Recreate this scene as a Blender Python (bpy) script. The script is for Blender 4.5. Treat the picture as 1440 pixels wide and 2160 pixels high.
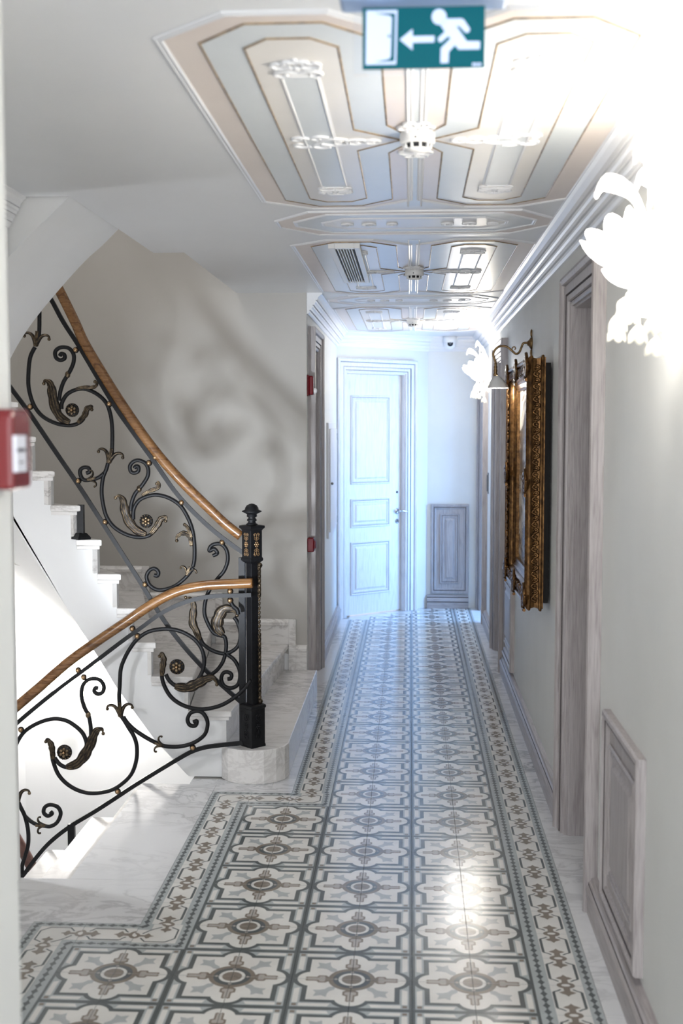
import bpy, bmesh, math, random
from mathutils import Vector, Matrix
random.seed(7)
for o in list(bpy.data.objects): bpy.data.objects.remove(o)
SC = bpy.context.scene
COL = SC.collection
PI = math.pi

# ------------------------------------------------------------ camera
cam_d = bpy.data.cameras.new('camera')
cam = bpy.data.objects.new('camera', cam_d); COL.objects.link(cam)
PITCH, YAW = math.radians(4.0726), math.radians(3.3339)
cam.location = (0, 0, 1.83)
cam.rotation_euler = (PI/2 - PITCH, 0, YAW)
cam_d.sensor_fit = 'VERTICAL'; cam_d.sensor_height = 36.0
cam_d.lens = 2500/2160*36.0
cam_d.clip_start = .05; cam_d.clip_end = 60
cam_d.dof.use_dof = True; cam_d.dof.focus_distance = 6.4; cam_d.dof.aperture_fstop = 2.8
SC.camera = cam

# ------------------------------------------------------------ world, big lights, exposure
wd = bpy.data.worlds.new('world'); SC.world = wd; wd.use_nodes = True
wd.node_tree.nodes['Background'].inputs['Color'].default_value = (.93, .96, 1, 1)
wd.node_tree.nodes['Background'].inputs['Strength'].default_value = .55
def area(name, loc, aim, sx, sy, power, color):
    d = bpy.data.lights.new(name, 'AREA'); d.shape = 'RECTANGLE'; d.size = sx; d.size_y = sy
    d.energy = power; d.color = color
    o = bpy.data.objects.new(name, d); COL.objects.link(o); o.location = loc
    o.rotation_euler = (Vector(aim)-Vector(loc)).to_track_quat('-Z', 'Y').to_euler()
    return o
area('side_room_daylight_fill', (2.05, 11.45, 1.15), (-.6, 11.6, .7), 1.0, 1.7, 40, (.26, .52, 1.0))   # added panel for guessed daylight from the side room; no window is built
area('stairwell_fill', (-2.3, 6.2, 5.2), (-2.2, 6.4, 0), 1.6, 1.6, 15, (1, .97, .94))          # added fill panel to brighten the stair wall; no skylight is known
area('rear_fill', (0, -1.4, 1.7), (0, 4, 1.2), 1.3, 2.2, 36, (.95, .97, 1))                # invented fill panel in the open corridor end behind the camera
def bulb(name, loc, power, color, rad=.05):
    d = bpy.data.lights.new(name, 'POINT'); d.energy = power; d.color = color; d.shadow_soft_size = rad
    o = bpy.data.objects.new(name, d); COL.objects.link(o); o.location = loc
    return o
bulb('stair_hall_fill', (-1.99, 4.78, 1.05), 6.5, (.95, .97, 1), .035)  # added bulb without a fixture, guessed from the ceiling's shadow line
sp = bpy.data.lights.new('added_shadow_spot', 'SPOT'); sp.energy = 135; sp.color = (.84, .91, 1); sp.spot_size = math.radians(37); sp.spot_blend = .9; sp.shadow_soft_size = .085  # added unseen spot that throws the railing's shadow on the stair wall
spo = bpy.data.objects.new('added_shadow_spot', sp); COL.objects.link(spo); spo.location = (-1.42, 3.75, .80)
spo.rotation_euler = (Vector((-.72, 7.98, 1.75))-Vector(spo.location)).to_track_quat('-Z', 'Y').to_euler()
SC.view_settings.view_transform = 'Standard'; SC.view_settings.look = 'None'
SC.view_settings.exposure = 1.42; SC.view_settings.gamma = 1.0; SC.view_settings.use_curve_mapping = False

# ------------------------------------------------------------ helpers
def lin(c): return tuple((v/255/12.92 if v/255 <= .04045 else ((v/255+.055)/1.055)**2.4) for v in c)
def new_mat(name):
    m = bpy.data.materials.new(name); m.use_nodes = True
    return m, m.node_tree, m.node_tree.nodes['Principled BSDF']
def plain(name, rgb, rough=.5, metal=0, spec=.5, emit=0, coat=0):
    m, nt, b = new_mat(name); c = lin(rgb)+(1,)
    b.inputs['Base Color'].default_value = c; b.inputs['Roughness'].default_value = rough
    b.inputs['Metallic'].default_value = metal; b.inputs['Specular IOR Level'].default_value = spec
    b.inputs['Coat Weight'].default_value = coat
    if emit:
        b.inputs['Emission Color'].default_value = c; b.inputs['Emission Strength'].default_value = emit
    return m
def noisy(name, stops, scale=(1, 1, 1), nscale=5, detail=5, rough=.5, metal=0, distort=0, bump=0, bscale=None, spec=.5, coat=0, nrough=.55):
    m, nt, b = new_mat(name); N, L = nt.nodes, nt.links
    tc = N.new('ShaderNodeTexCoord'); mp = N.new('ShaderNodeMapping'); mp.inputs['Scale'].default_value = scale
    nz = N.new('ShaderNodeTexNoise'); nz.inputs['Scale'].default_value = nscale; nz.inputs['Detail'].default_value = detail
    nz.inputs['Distortion'].default_value = distort; nz.inputs['Roughness'].default_value = nrough
    cr = N.new('ShaderNodeValToRGB')
    while len(cr.color_ramp.elements) < len(stops): cr.color_ramp.elements.new(.5)
    for e, (p, c) in zip(cr.color_ramp.elements, stops): e.position = p; e.color = lin(c)+(1,)
    L.new(tc.outputs['Object'], mp.inputs['Vector']); L.new(mp.outputs['Vector'], nz.inputs['Vector'])
    L.new(nz.outputs['Fac'], cr.inputs['Fac']); L.new(cr.outputs['Color'], b.inputs['Base Color'])
    b.inputs['Roughness'].default_value = rough; b.inputs['Metallic'].default_value = metal
    b.inputs['Specular IOR Level'].default_value = spec; b.inputs['Coat Weight'].default_value = coat
    if bump:
        bp = N.new('ShaderNodeBump'); bp.inputs['Strength'].default_value = bump; bp.inputs['Distance'].default_value = .01
        src = nz
        if bscale:
            src = N.new('ShaderNodeTexNoise'); src.inputs['Scale'].default_value = bscale; src.inputs['Detail'].default_value = 4
            L.new(tc.outputs['Object'], src.inputs['Vector'])
        L.new(src.outputs['Fac'], bp.inputs['Height']); L.new(bp.outputs['Normal'], b.inputs['Normal'])
    return m
def marble(name, base, vein, amount, rough):
    m, nt, b = new_mat(name); N, L = nt.nodes, nt.links
    tc = N.new('ShaderNodeTexCoord')
    mp = N.new('ShaderNodeMapping'); mp.inputs['Scale'].default_value = (2.6, 5.5, 5.5); mp.inputs['Rotation'].default_value = (.3, .4, .55)
    L.new(tc.outputs['Object'], mp.inputs['Vector'])
    n1 = N.new('ShaderNodeTexNoise'); n1.inputs['Scale'].default_value = 1.5; n1.inputs['Detail'].default_value = 9; n1.inputs['Distortion'].default_value = 1.1; n1.inputs['Roughness'].default_value = .62
    n2 = N.new('ShaderNodeTexNoise'); n2.inputs['Scale'].default_value = .9; n2.inputs['Detail'].default_value = 4
    L.new(mp.outputs['Vector'], n1.inputs['Vector']); L.new(tc.outputs['Object'], n2.inputs['Vector'])
    cr = N.new('ShaderNodeValToRGB'); E = cr.color_ramp.elements
    E[0].position = .44; E[0].color = (0, 0, 0, 1); E[1].position = .5; E[1].color = (1, 1, 1, 1)
    e = E.new(.56); e.color = (0, 0, 0, 1)
    L.new(n1.outputs['Fac'], cr.inputs['Fac'])
    mu = N.new('ShaderNodeMath'); mu.operation = 'MULTIPLY'; L.new(cr.outputs['Color'], mu.inputs[0])
    c2 = N.new('ShaderNodeMapRange'); c2.inputs['From Min'].default_value = .38; c2.inputs['From Max'].default_value = .68
    L.new(n2.outputs['Fac'], c2.inputs['Value']); L.new(c2.outputs['Result'], mu.inputs[1])
    m2 = N.new('ShaderNodeMath'); m2.operation = 'MULTIPLY'; m2.inputs[1].default_value = amount; L.new(mu.outputs[0], m2.inputs[0])
    mx = N.new('ShaderNodeMix'); mx.data_type = 'RGBA'
    mx.inputs['A'].default_value = lin(base)+(1,); mx.inputs['B'].default_value = lin(vein)+(1,)
    L.new(m2.outputs[0], mx.inputs['Factor']); L.new(mx.outputs['Result'], b.inputs['Base Color'])
    b.inputs['Roughness'].default_value = rough
    return m
def wood(name, stops, along, rough, grain=70, ringy=.10, coat=0):
    m, nt, b = new_mat(name); N, L = nt.nodes, nt.links
    tc = N.new('ShaderNodeTexCoord'); mp = N.new('ShaderNodeMapping')
    s = [grain, grain, grain]; s['xyz'.index(along)] = grain*.045; mp.inputs['Scale'].default_value = s
    L.new(tc.outputs['Object'], mp.inputs['Vector'])
    n1 = N.new('ShaderNodeTexNoise'); n1.inputs['Scale'].default_value = 2.2; n1.inputs['Detail'].default_value = 6; n1.inputs['Roughness'].default_value = .65
    L.new(mp.outputs['Vector'], n1.inputs['Vector'])
    mp2 = N.new('ShaderNodeMapping'); s = [9., 9., 9.]; s['xyz'.index(along)] = .9; mp2.inputs['Scale'].default_value = s
    L.new(tc.outputs['Object'], mp2.inputs['Vector'])
    n2 = N.new('ShaderNodeTexNoise'); n2.inputs['Scale'].default_value = .8; n2.inputs['Detail'].default_value = 2; n2.inputs['Distortion'].default_value = .6
    L.new(mp2.outputs['Vector'], n2.inputs['Vector'])
    sn = N.new('ShaderNodeMath'); sn.operation = 'MULTIPLY'; sn.inputs[1].default_value = 60; L.new(n2.outputs['Fac'], sn.inputs[0])
    s2 = N.new('ShaderNodeMath'); s2.operation = 'SINE'; L.new(sn.outputs[0], s2.inputs[0])
    s3 = N.new('ShaderNodeMapRange'); s3.inputs['From Min'].default_value = .2; s3.inputs['From Max'].default_value = 1; L.new(s2.outputs[0], s3.inputs['Value'])
    ad = N.new('ShaderNodeMath'); ad.operation = 'MULTIPLY_ADD'; ad.inputs[1].default_value = -ringy; L.new(s3.outputs['Result'], ad.inputs[0]); L.new(n1.outputs['Fac'], ad.inputs[2])
    cr = N.new('ShaderNodeValToRGB')
    while len(cr.color_ramp.elements) < len(stops): cr.color_ramp.elements.new(.5)
    for e, (p, c) in zip(cr.color_ramp.elements, stops): e.position = p; e.color = lin(c)+(1,)
    L.new(ad.outputs[0], cr.inputs['Fac']); L.new(cr.outputs['Color'], b.inputs['Base Color'])
    b.inputs['Roughness'].default_value = rough; b.inputs['Coat Weight'].default_value = coat
    return m

M = {}
M['plaster'] = noisy('wall_paint', [(.3, (220, 221, 219)), (.7, (225, 226, 224))], nscale=3, rough=.55, bump=.04, bscale=160)
M['stairwall'] = noisy('shaded_stair_wall_paint', [(.3, (176, 173, 167)), (.7, (184, 181, 176))], nscale=1.2, rough=.6, bump=.04, bscale=160)  # darker than the other walls; presumed shade is put into the colour
M['white'] = noisy('white_plaster', [(.3, (226, 227, 228)), (.7, (231, 232, 233))], nscale=2, rough=.5)
M['ceil'] = noisy('ceiling_paint', [(.3, (227, 229, 232)), (.7, (231, 233, 236))], nscale=2, rough=.34)
M['crown'] = plain('crown_paint', (232, 233, 236), .32)
M['peach'] = noisy('peach_paint', [(.3, (224, 213, 207)), (.7, (228, 218, 212))], nscale=6, rough=.3)
M['blue'] = noisy('pale_blue_paint', [(.3, (212, 218, 223)), (.7, (216, 222, 227))], nscale=6, rough=.3)
M['cream'] = noisy('cream_paint', [(.3, (228, 225, 221)), (.7, (231, 228, 225))], nscale=6, rough=.3)
M['gilt'] = noisy('gilt_line', [(.35, (120, 100, 78)), (.6, (176, 152, 118))], nscale=30, rough=.35, metal=.35)
M['relief'] = plain('relief_plaster', (230, 231, 234), .35)
M['marble'] = marble('floor_marble', (226, 227, 229), (132, 134, 141), .85, .16)
M['stairmarble'] = marble('stair_marble', (224, 222, 220), (128, 120, 116), .5, .22)
WASH = [(.15, (128, 121, 121)), (.36, (158, 151, 151)), (.52, (173, 167, 167)), (.75, (186, 181, 181))]
M['wash'] = wood('whitewashed_oak', WASH, 'z', .42)
M['washy'] = wood('whitewashed_oak_long', WASH, 'y', .42)
M['washx'] = wood('whitewashed_oak_cross', WASH, 'x', .42)
DWASH = [(.15, (186, 187, 192)), (.34, (210, 211, 215)), (.5, (222, 223, 227)), (.75, (230, 231, 234))]
M['dwash'] = wood('pale_whitewashed_oak', DWASH, 'z', .4)
M['groove'] = plain('dark_groove_faces', (72, 64, 66), .6)  # darker colour on the narrow groove faces of the joinery
M['oak'] = wood('polished_oak', [(.1, (70, 44, 22)), (.4, (112, 76, 42)), (.7, (140, 102, 62))], 'x', .25, grain=60, ringy=.2, coat=.3)
M['darkwood'] = wood('dark_handrail_wood', [(.1, (58, 36, 32)), (.5, (98, 66, 58))], 'x', .3, grain=50)
M['iron'] = noisy('black_wrought_iron', [(.3, (11, 12, 15)), (.7, (19, 20, 24))], nscale=40, rough=.5, metal=0, bump=.06, spec=.3)
M['bronze'] = noisy('rubbed_bronze', [(.35, (34, 30, 27)), (.6, (108, 93, 73)), (.8, (166, 146, 118))], nscale=45, rough=.34, metal=.75)
M['brass'] = plain('brass_ball', (168, 138, 104), .28, .8)
M['gold'] = noisy('antique_gilt', [(.3, (62, 42, 22)), (.5, (98, 69, 38)), (.75, (140, 104, 62))], nscale=38, rough=.33, metal=.75, bump=.12)
M['oldbrass'] = noisy('aged_brass', [(.3, (96, 74, 48)), (.7, (164, 134, 94))], nscale=40, rough=.35, metal=.8)
M['backing'] = plain('dark_picture_backing', (24, 22, 22), .8)
M['plastic'] = plain('white_plastic', (236, 236, 236), .35)
M['dark'] = plain('dark_recess', (14, 14, 20), .6)
M['red'] = plain('fire_red_plastic', (98, 4, 16), .45, spec=.25)
M['redold'] = plain('dull_red_plastic', (112, 30, 34), .22)
M['label'] = plain('label_print', (214, 216, 226), .5)
M['ink'] = plain('label_ink', (60, 56, 70), .6)
M['chrome'] = plain('chrome', (190, 192, 198), .15, 1)
M['steel'] = plain('brushed_steel', (120, 122, 126), .3, .9)
M['glow'] = plain('lit_glass', (255, 250, 240), .3, emit=7.5)
M['glowsoft'] = plain('glass_leaf', (255, 252, 246), .25, emit=1.6)
M['blossom'] = plain('pale_blossom_glass', (232, 228, 214), .25, emit=.12)
M['sign_green'] = plain('exit_sign_green', (0, 92, 104), .5, spec=.15, emit=.03)
M['sign_white'] = plain('exit_sign_white', (196, 210, 244), .35, emit=.15)
M['housing'] = plain('sign_housing', (150, 172, 206), .4)
M['grout'] = plain('grout', (150, 150, 146), .8)
TC = dict(dark=(94, 100, 101), lg=(178, 184, 186), wh=(229, 228, 224), br=(136, 126, 116), tp=(182, 176, 170), leaf=(178, 182, 184))
for k, c in TC.items(): M['t_'+k] = noisy('cement_tile_'+k, [(.3, tuple(v-7 for v in c)), (.7, tuple(min(255, v+5) for v in c))], nscale=9, detail=6, rough=.17)
m, nt, b = new_mat('clear_acrylic')
b.inputs['Base Color'].default_value = (.95, .97, 1, 1); b.inputs['Roughness'].default_value = .05
b.inputs['Transmission Weight'].default_value = 1; b.inputs['IOR'].default_value = 1.1; M['acrylic'] = m
# painting: pale greys and dark streaks, with a glossy reflection put into the colour
m, nt, b = new_mat('painting_with_reflection'); N, L = nt.nodes, nt.links
tc = N.new('ShaderNodeTexCoord'); mp = N.new('ShaderNodeMapping'); mp.inputs['Scale'].default_value = (1, 7, 2.6)
n1 = N.new('ShaderNodeTexNoise'); n1.inputs['Scale'].default_value = 2.3; n1.inputs['Detail'].default_value = 8; n1.inputs['Distortion'].default_value = 1.4
cr = N.new('ShaderNodeValToRGB')
for i in range(2): cr.color_ramp.elements.new(.5)
for e, (p, c) in zip(cr.color_ramp.elements, [(.3, (40, 38, 40)), (.45, (120, 116, 112)), (.55, (196, 194, 186)), (.75, (222, 222, 214))]): e.position = p; e.color = lin(c)+(1,)
L.new(tc.outputs['Object'], mp.inputs['Vector']); L.new(mp.outputs['Vector'], n1.inputs['Vector']); L.new(n1.outputs['Fac'], cr.inputs['Fac']); L.new(cr.outputs['Color'], b.inputs['Base Color'])
b.inputs['Roughness'].default_value = .25; M['painting'] = m

class MB:
    """collects faces with material slots; build() links ONE mesh object"""
    def __init__(s): s.v = []; s.f = []; s.m = []; s.sm = []
    def poly(s, pts, mi=0, smooth=False):
        i = len(s.v); s.v += [tuple(p) for p in pts]; s.f.append(tuple(range(i, i+len(pts)))); s.m.append(mi); s.sm.append(smooth)
    def box(s, a, b, mi=0):
        x0, y0, z0 = a; x1, y1, z1 = b; i = len(s.v)
        s.v += [(x, y, z) for z in (z0, z1) for y in (y0, y1) for x in (x0, x1)]
        for f in ((0, 2, 3, 1), (4, 5, 7, 6), (0, 1, 5, 4), (2, 6, 7, 3), (0, 4, 6, 2), (1, 3, 7, 5)):
            s.f.append(tuple(i+k for k in f)); s.m.append(mi); s.sm.append(False)
    def prism(s, pts, z0, z1, mi=0, ax='z'):
        """extrude a 2D polygon along z (pts x,y), y (pts x,z) or x (pts y,z)"""
        mk = {'z': lambda p, h: (p[0], p[1], h), 'y': lambda p, h: (p[0], h, p[1]), 'x': lambda p, h: (h, p[0], p[1])}[ax]
        n = len(pts); i = len(s.v)
        s.v += [mk(p, z0) for p in pts]+[mk(p, z1) for p in pts]
        s.f.append(tuple(range(i+n-1, i-1, -1))); s.f.append(tuple(range(i+n, i+2*n))); s.m += [mi]*2; s.sm += [False]*2
        for k in range(n):
            s.f.append((i+k, i+(k+1) % n, i+n+(k+1) % n, i+n+k)); s.m.append(mi); s.sm.append(False)
    def grid(s, rows, mi=0, closed=False, smooth=True, caps=False):
        i = len(s.v); n = len(rows[0])
        for r in rows: s.v += [tuple(p) for p in r]
        for a in range(len(rows)-1):
            for k in range(n if closed else n-1):
                k2 = (k+1) % n
                s.f.append((i+a*n+k, i+a*n+k2, i+(a+1)*n+k2, i+(a+1)*n+k)); s.m.append(mi); s.sm.append(smooth)
        if caps:
            s.f.append(tuple(i+k for k in range(n-1, -1, -1))); s.f.append(tuple(i+(len(rows)-1)*n+k for k in range(n))); s.m += [mi]*2; s.sm += [False]*2
    def lathe(s, prof, c=(0, 0, 0), n=20, mi=0, ax='z', smooth=True):
        rows = []
        for r, h in prof:
            row = []
            for k in range(n):
                a = 2*PI*k/n; u, w = r*math.cos(a), r*math.sin(a)
                row.append({'z': (c[0]+u, c[1]+w, c[2]+h), 'y': (c[0]+u, c[1]+h, c[2]+w), 'x': (c[0]+h, c[1]+u, c[2]+w)}[ax])
            rows.append(row)
        s.grid(rows, mi, True, smooth, True)
    def ball(s, c, r, n=12, mi=0, sc=(1, 1, 1)):
        rows = []
        for j in range(n//2+1):
            t = PI*j/(n//2); t = min(max(t, .02), PI-.02)
            rows.append([(c[0]+r*sc[0]*math.sin(t)*math.cos(2*PI*k/n), c[1]+r*sc[1]*math.sin(t)*math.sin(2*PI*k/n), c[2]-r*sc[2]*math.cos(t)) for k in range(n)])
        s.grid(rows, mi, True, True, True)
    def sweep(s, path, section, mi=0, normal=(0, 1, 0), scale=None, smooth=True):
        """sweep a closed (a,b) section: a in the plane across the path, b along `normal`"""
        P = [Vector(p) for p in path]; nv = Vector(normal).normalized(); rows = []
        for i, p in enumerate(P):
            t = (P[min(i+1, len(P)-1)]-P[max(i-1, 0)]).normalized(); a = nv.cross(t)
            if a.length < 1e-5: a = Vector((1, 0, 0))
            a.normalize(); nn = t.cross(a).normalized(); k = 1 if scale is None else scale[i]
            ka, kb = k if isinstance(k, tuple) else (k, k)
            rows.append([p+a*(u*ka)+nn*(w*kb) for u, w in section])
        s.grid(rows, mi, True, smooth, True)
    def build(s, name, mats, parent=None, bevel=0):
        me = bpy.data.meshes.new(name); me.from_pydata(s.v, [], s.f)
        for q in (mats if isinstance(mats, (list, tuple)) else [mats]): me.materials.append(M[q])
        for p, mi, sm in zip(me.polygons, s.m, s.sm): p.material_index = mi; p.use_smooth = sm
        bm = bmesh.new(); bm.from_mesh(me); bmesh.ops.recalc_face_normals(bm, faces=bm.faces); bm.to_mesh(me); bm.free()
        me.update(); return link(name, me, parent, bevel)
def link(name, me, parent=None, bevel=0):
    o = bpy.data.objects.new(name, me); COL.objects.link(o); o.parent = parent
    if bevel:
        md = o.modifiers.new('bevel', 'BEVEL'); md.width = bevel; md.segments = 2; md.limit_method = 'ANGLE'
    return o
def empty(name, loc=(0, 0, 0), rz=0):
    o = bpy.data.objects.new(name, None); COL.objects.link(o); o.location = loc; o.rotation_euler = (0, 0, rz); o.empty_display_size = .05
    return o
def tag(o, label, cat, group=None):
    o['label'] = label; o['category'] = cat
    if group: o['group'] = group
    return o
def struct(o, label=None):
    o['kind'] = 'structure'
    if label: o['label'] = label
    return o
def copy_tree(o, parent=None):
    c = o.copy(); COL.objects.link(c); c.parent = parent
    for ch in o.children: copy_tree(ch, c)
    return c
def circ(n, r=1, ry=None): return [(r*math.cos(2*PI*k/n), (ry or r)*math.sin(2*PI*k/n)) for k in range(n)]
def smooth_path(pts, per=8):
    P = [Vector(p) for p in pts]; out = []
    for i in range(len(P)-1):
        p0 = P[max(i-1, 0)]; p1 = P[i]; p2 = P[i+1]; p3 = P[min(i+2, len(P)-1)]
        for k in range(per):
            t = k/per
            out.append(.5*((2*p1)+(p2-p0)*t+(2*p0-5*p1+4*p2-p3)*t*t+(3*p1-p0-3*p2+p3)*t*t*t))
    out.append(P[-1]); return out
def moulding(mb, path, prof, n, closed=False, mi=0, side=1):
    """mitred moulding: prof (a,b); a = in-plane offset to the side cross(n,dir), b = proud of the plane along n"""
    P = [Vector(p) for p in path]; nv = Vector(n).normalized(); K = len(P); rows = []
    for i in range(K):
        if closed: d1 = (P[i]-P[i-1]).normalized(); d2 = (P[(i+1) % K]-P[i]).normalized()
        else:
            d1 = (P[i]-P[i-1]).normalized() if i else (P[1]-P[0]).normalized()
            d2 = (P[i+1]-P[i]).normalized() if i < K-1 else d1
        p1 = nv.cross(d1)*side; p2 = nv.cross(d2)*side; off = (p1+p2)/(1+p1.dot(p2))
        rows.append([P[i]+off*a+nv*b for a, b in prof])
    if closed: rows.append(rows[0]); mb.grid(rows, mi, True, False)
    else: mb.grid(rows, mi, True, False, True)
# wrought iron rail drawings: (x, z) in metres in each rail's own upright plane
UPPER_RAIL = {
 'bars': [
  ('bottom_rail',[(-2.148,2.153),(-2.065,2.031),(-1.978,1.913),(-1.827,1.688),(-1.722,1.533),(-1.583,1.314),(-1.414,1.047),(-1.262,0.802),(-1.084,0.589),(-0.869,0.393)]),
  ('top_rail',[(-1.915,2.6),(-1.845,2.482),(-1.785,2.37),(-1.701,2.239),(-1.536,1.959),(-1.437,1.815),(-1.325,1.659),(-1.193,1.473),(-1.031,1.311),(-0.864,1.184)]),
 ],
 'hand': [(-1.855,2.636),(-1.795,2.522),(-1.721,2.37),(-1.668,2.254),(-1.538,2.037),(-1.446,1.896),(-1.356,1.767),(-1.275,1.664),(-1.192,1.571),(-1.111,1.488),(-1.03,1.41),(-0.952,1.336),(-0.871,1.273)],
 'scroll': [
  [(-1.91,2.427),(-1.913,2.329),(-1.922,2.281),(-1.93,2.26)],
  [(-1.937,2.244),(-1.963,2.192),(-1.974,2.107),(-1.973,2.031),(-1.95,1.95),(-1.905,1.89),(-1.833,1.852),(-1.76,1.841),(-1.712,1.855),(-1.687,1.878)],
  [(-1.803,1.926),(-1.8,1.959),(-1.772,2.002),(-1.724,2.026),(-1.675,2.028),(-1.618,2.004),(-1.57,1.959),(-1.547,1.897),(-1.539,1.826),(-1.54,1.74),(-1.544,1.693),(-1.557,1.659)],
  [(-1.564,1.647),(-1.572,1.617),(-1.59,1.573),(-1.599,1.508),(-1.594,1.442),(-1.576,1.371),(-1.538,1.316),(-1.477,1.278),(-1.411,1.262),(-1.356,1.27),(-1.328,1.295)],
  [(-1.435,1.355),(-1.431,1.41),(-1.403,1.454),(-1.353,1.477),(-1.303,1.482),(-1.243,1.465),(-1.188,1.427),(-1.15,1.367),(-1.126,1.302),(-1.116,1.225),(-1.117,1.148),(-1.125,1.11)],
  [(-1.448,1.399),(-1.442,1.443),(-1.425,1.486),(-1.402,1.514),(-1.38,1.541),(-1.357,1.579),(-1.354,1.618),(-1.37,1.647),(-1.401,1.661),(-1.428,1.656),(-1.448,1.634),(-1.446,1.606),(-1.429,1.596),(-1.407,1.604),(-1.404,1.626),(-1.417,1.631),(-1.426,1.62)],
  [(-1.816,1.969),(-1.808,2.016),(-1.791,2.064),(-1.768,2.101),(-1.751,2.13),(-1.736,2.167),(-1.735,2.205),(-1.754,2.234),(-1.783,2.244),(-1.812,2.239),(-1.831,2.22),(-1.828,2.191),(-1.806,2.177),(-1.783,2.186),(-1.784,2.205),(-1.8,2.21),(-1.808,2.198)],
  [(-1.584,1.595),(-1.612,1.573),(-1.645,1.562),(-1.69,1.559),(-1.709,1.584),(-1.709,1.611),(-1.688,1.625),(-1.665,1.62),(-1.662,1.601),(-1.678,1.595)],
  [(-1.122,1.106),(-1.166,1.051),(-1.231,1.003),(-1.304,0.987),(-1.351,1.01),(-1.369,1.054),(-1.354,1.088),(-1.328,1.099),(-1.307,1.083),(-1.311,1.061),(-1.329,1.065)],
  [(-1.02,1.168),(-0.997,1.181),(-1.012,1.203),(-1.037,1.193),(-1.034,1.213),(-1.012,1.228),(-0.975,1.228),(-0.948,1.196),(-0.943,1.144),(-0.961,1.092),(-0.991,1.055),(-1.026,1.01),(-1.056,0.95),(-1.067,0.871),(-1.047,0.809),(-1.018,0.764),(-0.981,0.75),(-0.961,0.742),(-0.954,0.693),(-0.967,0.625),(-0.997,0.575),(-1.03,0.547)],
  [(-1.092,0.74),(-1.073,0.704),(-1.029,0.673),(-0.971,0.656),(-0.923,0.669),(-0.889,0.703),(-0.879,0.761),(-0.893,0.819),(-0.912,0.848)],
  [(-0.952,0.654),(-0.914,0.625),(-0.887,0.577),(-0.883,0.528),(-0.898,0.489),(-0.934,0.474),(-0.968,0.488),(-0.981,0.522),(-0.971,0.552),(-0.948,0.559),(-0.928,0.547),(-0.931,0.525),(-0.948,0.522)],
 ],
 'leaf': [
  (0.024,(-1.892,2.057),[(-1.76,1.857),(-1.808,1.883),(-1.836,1.936),(-1.849,1.997),(-1.854,2.04),(-1.866,2.064),(-1.887,2.072)]),
  (0.015,(-1.643,1.923),[(-1.717,1.855),(-1.682,1.893),(-1.667,1.928),(-1.643,1.938)]),
  (0.01,(-1.624,2.066),[(-1.724,2.028),(-1.685,2.037),(-1.646,2.036),(-1.62,2.044),(-1.613,2.062)]),
  (0.024,(-1.525,1.467),[(-1.367,1.276),(-1.422,1.303),(-1.462,1.355),(-1.479,1.41),(-1.486,1.453),(-1.508,1.478)]),
  (0.016,(-1.264,1.348),[(-1.344,1.279),(-1.308,1.325),(-1.288,1.358),(-1.262,1.366)]),
  (0.01,(-1.308,1.541),[(-1.386,1.481),(-1.347,1.503),(-1.314,1.514),(-1.295,1.53),(-1.302,1.552)]),
  (0.013,(-1.207,1.246),[(-1.13,1.219),(-1.14,1.269),(-1.173,1.285),(-1.206,1.266)]),
  (0.009,(-1.165,1.329),[(-1.129,1.263),(-1.143,1.302),(-1.162,1.329)]),
  (0.03,(-0.895,0.858),[(-0.971,0.756),(-0.999,0.794),(-0.992,0.847),(-0.96,0.891),(-0.912,0.884)]),
  (0.02,(-1.163,0.95),[(-1.092,0.73),(-1.111,0.778),(-1.128,0.817),(-1.125,0.87),(-1.122,0.909),(-1.136,0.945)]),
 ],
 'fleur': [((-1.932,2.258),(-1.92,2.347),0.055),((-1.558,1.656),(-1.537,1.742),0.055),((-1.67,1.56),(-1.614,1.575),0.036),((-1.155,1.069),(-1.137,1.133),0.036)],
 'rosette': [((-1.743,1.92),0.036),((-1.364,1.347),0.036)],
 'bead': [(-1.768,2.103),(-1.402,1.514)],
 'ball': [(-1.684,2.255),(-1.723,2.229),(-1.515,1.978),(-1.551,1.952),(-1.967,1.938),(-1.315,1.677),(-1.348,1.648),(-1.18,1.444),(-1.582,1.341),(-1.72,1.554),(-0.97,1.238),(-1.377,1.015)],
}
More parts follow.
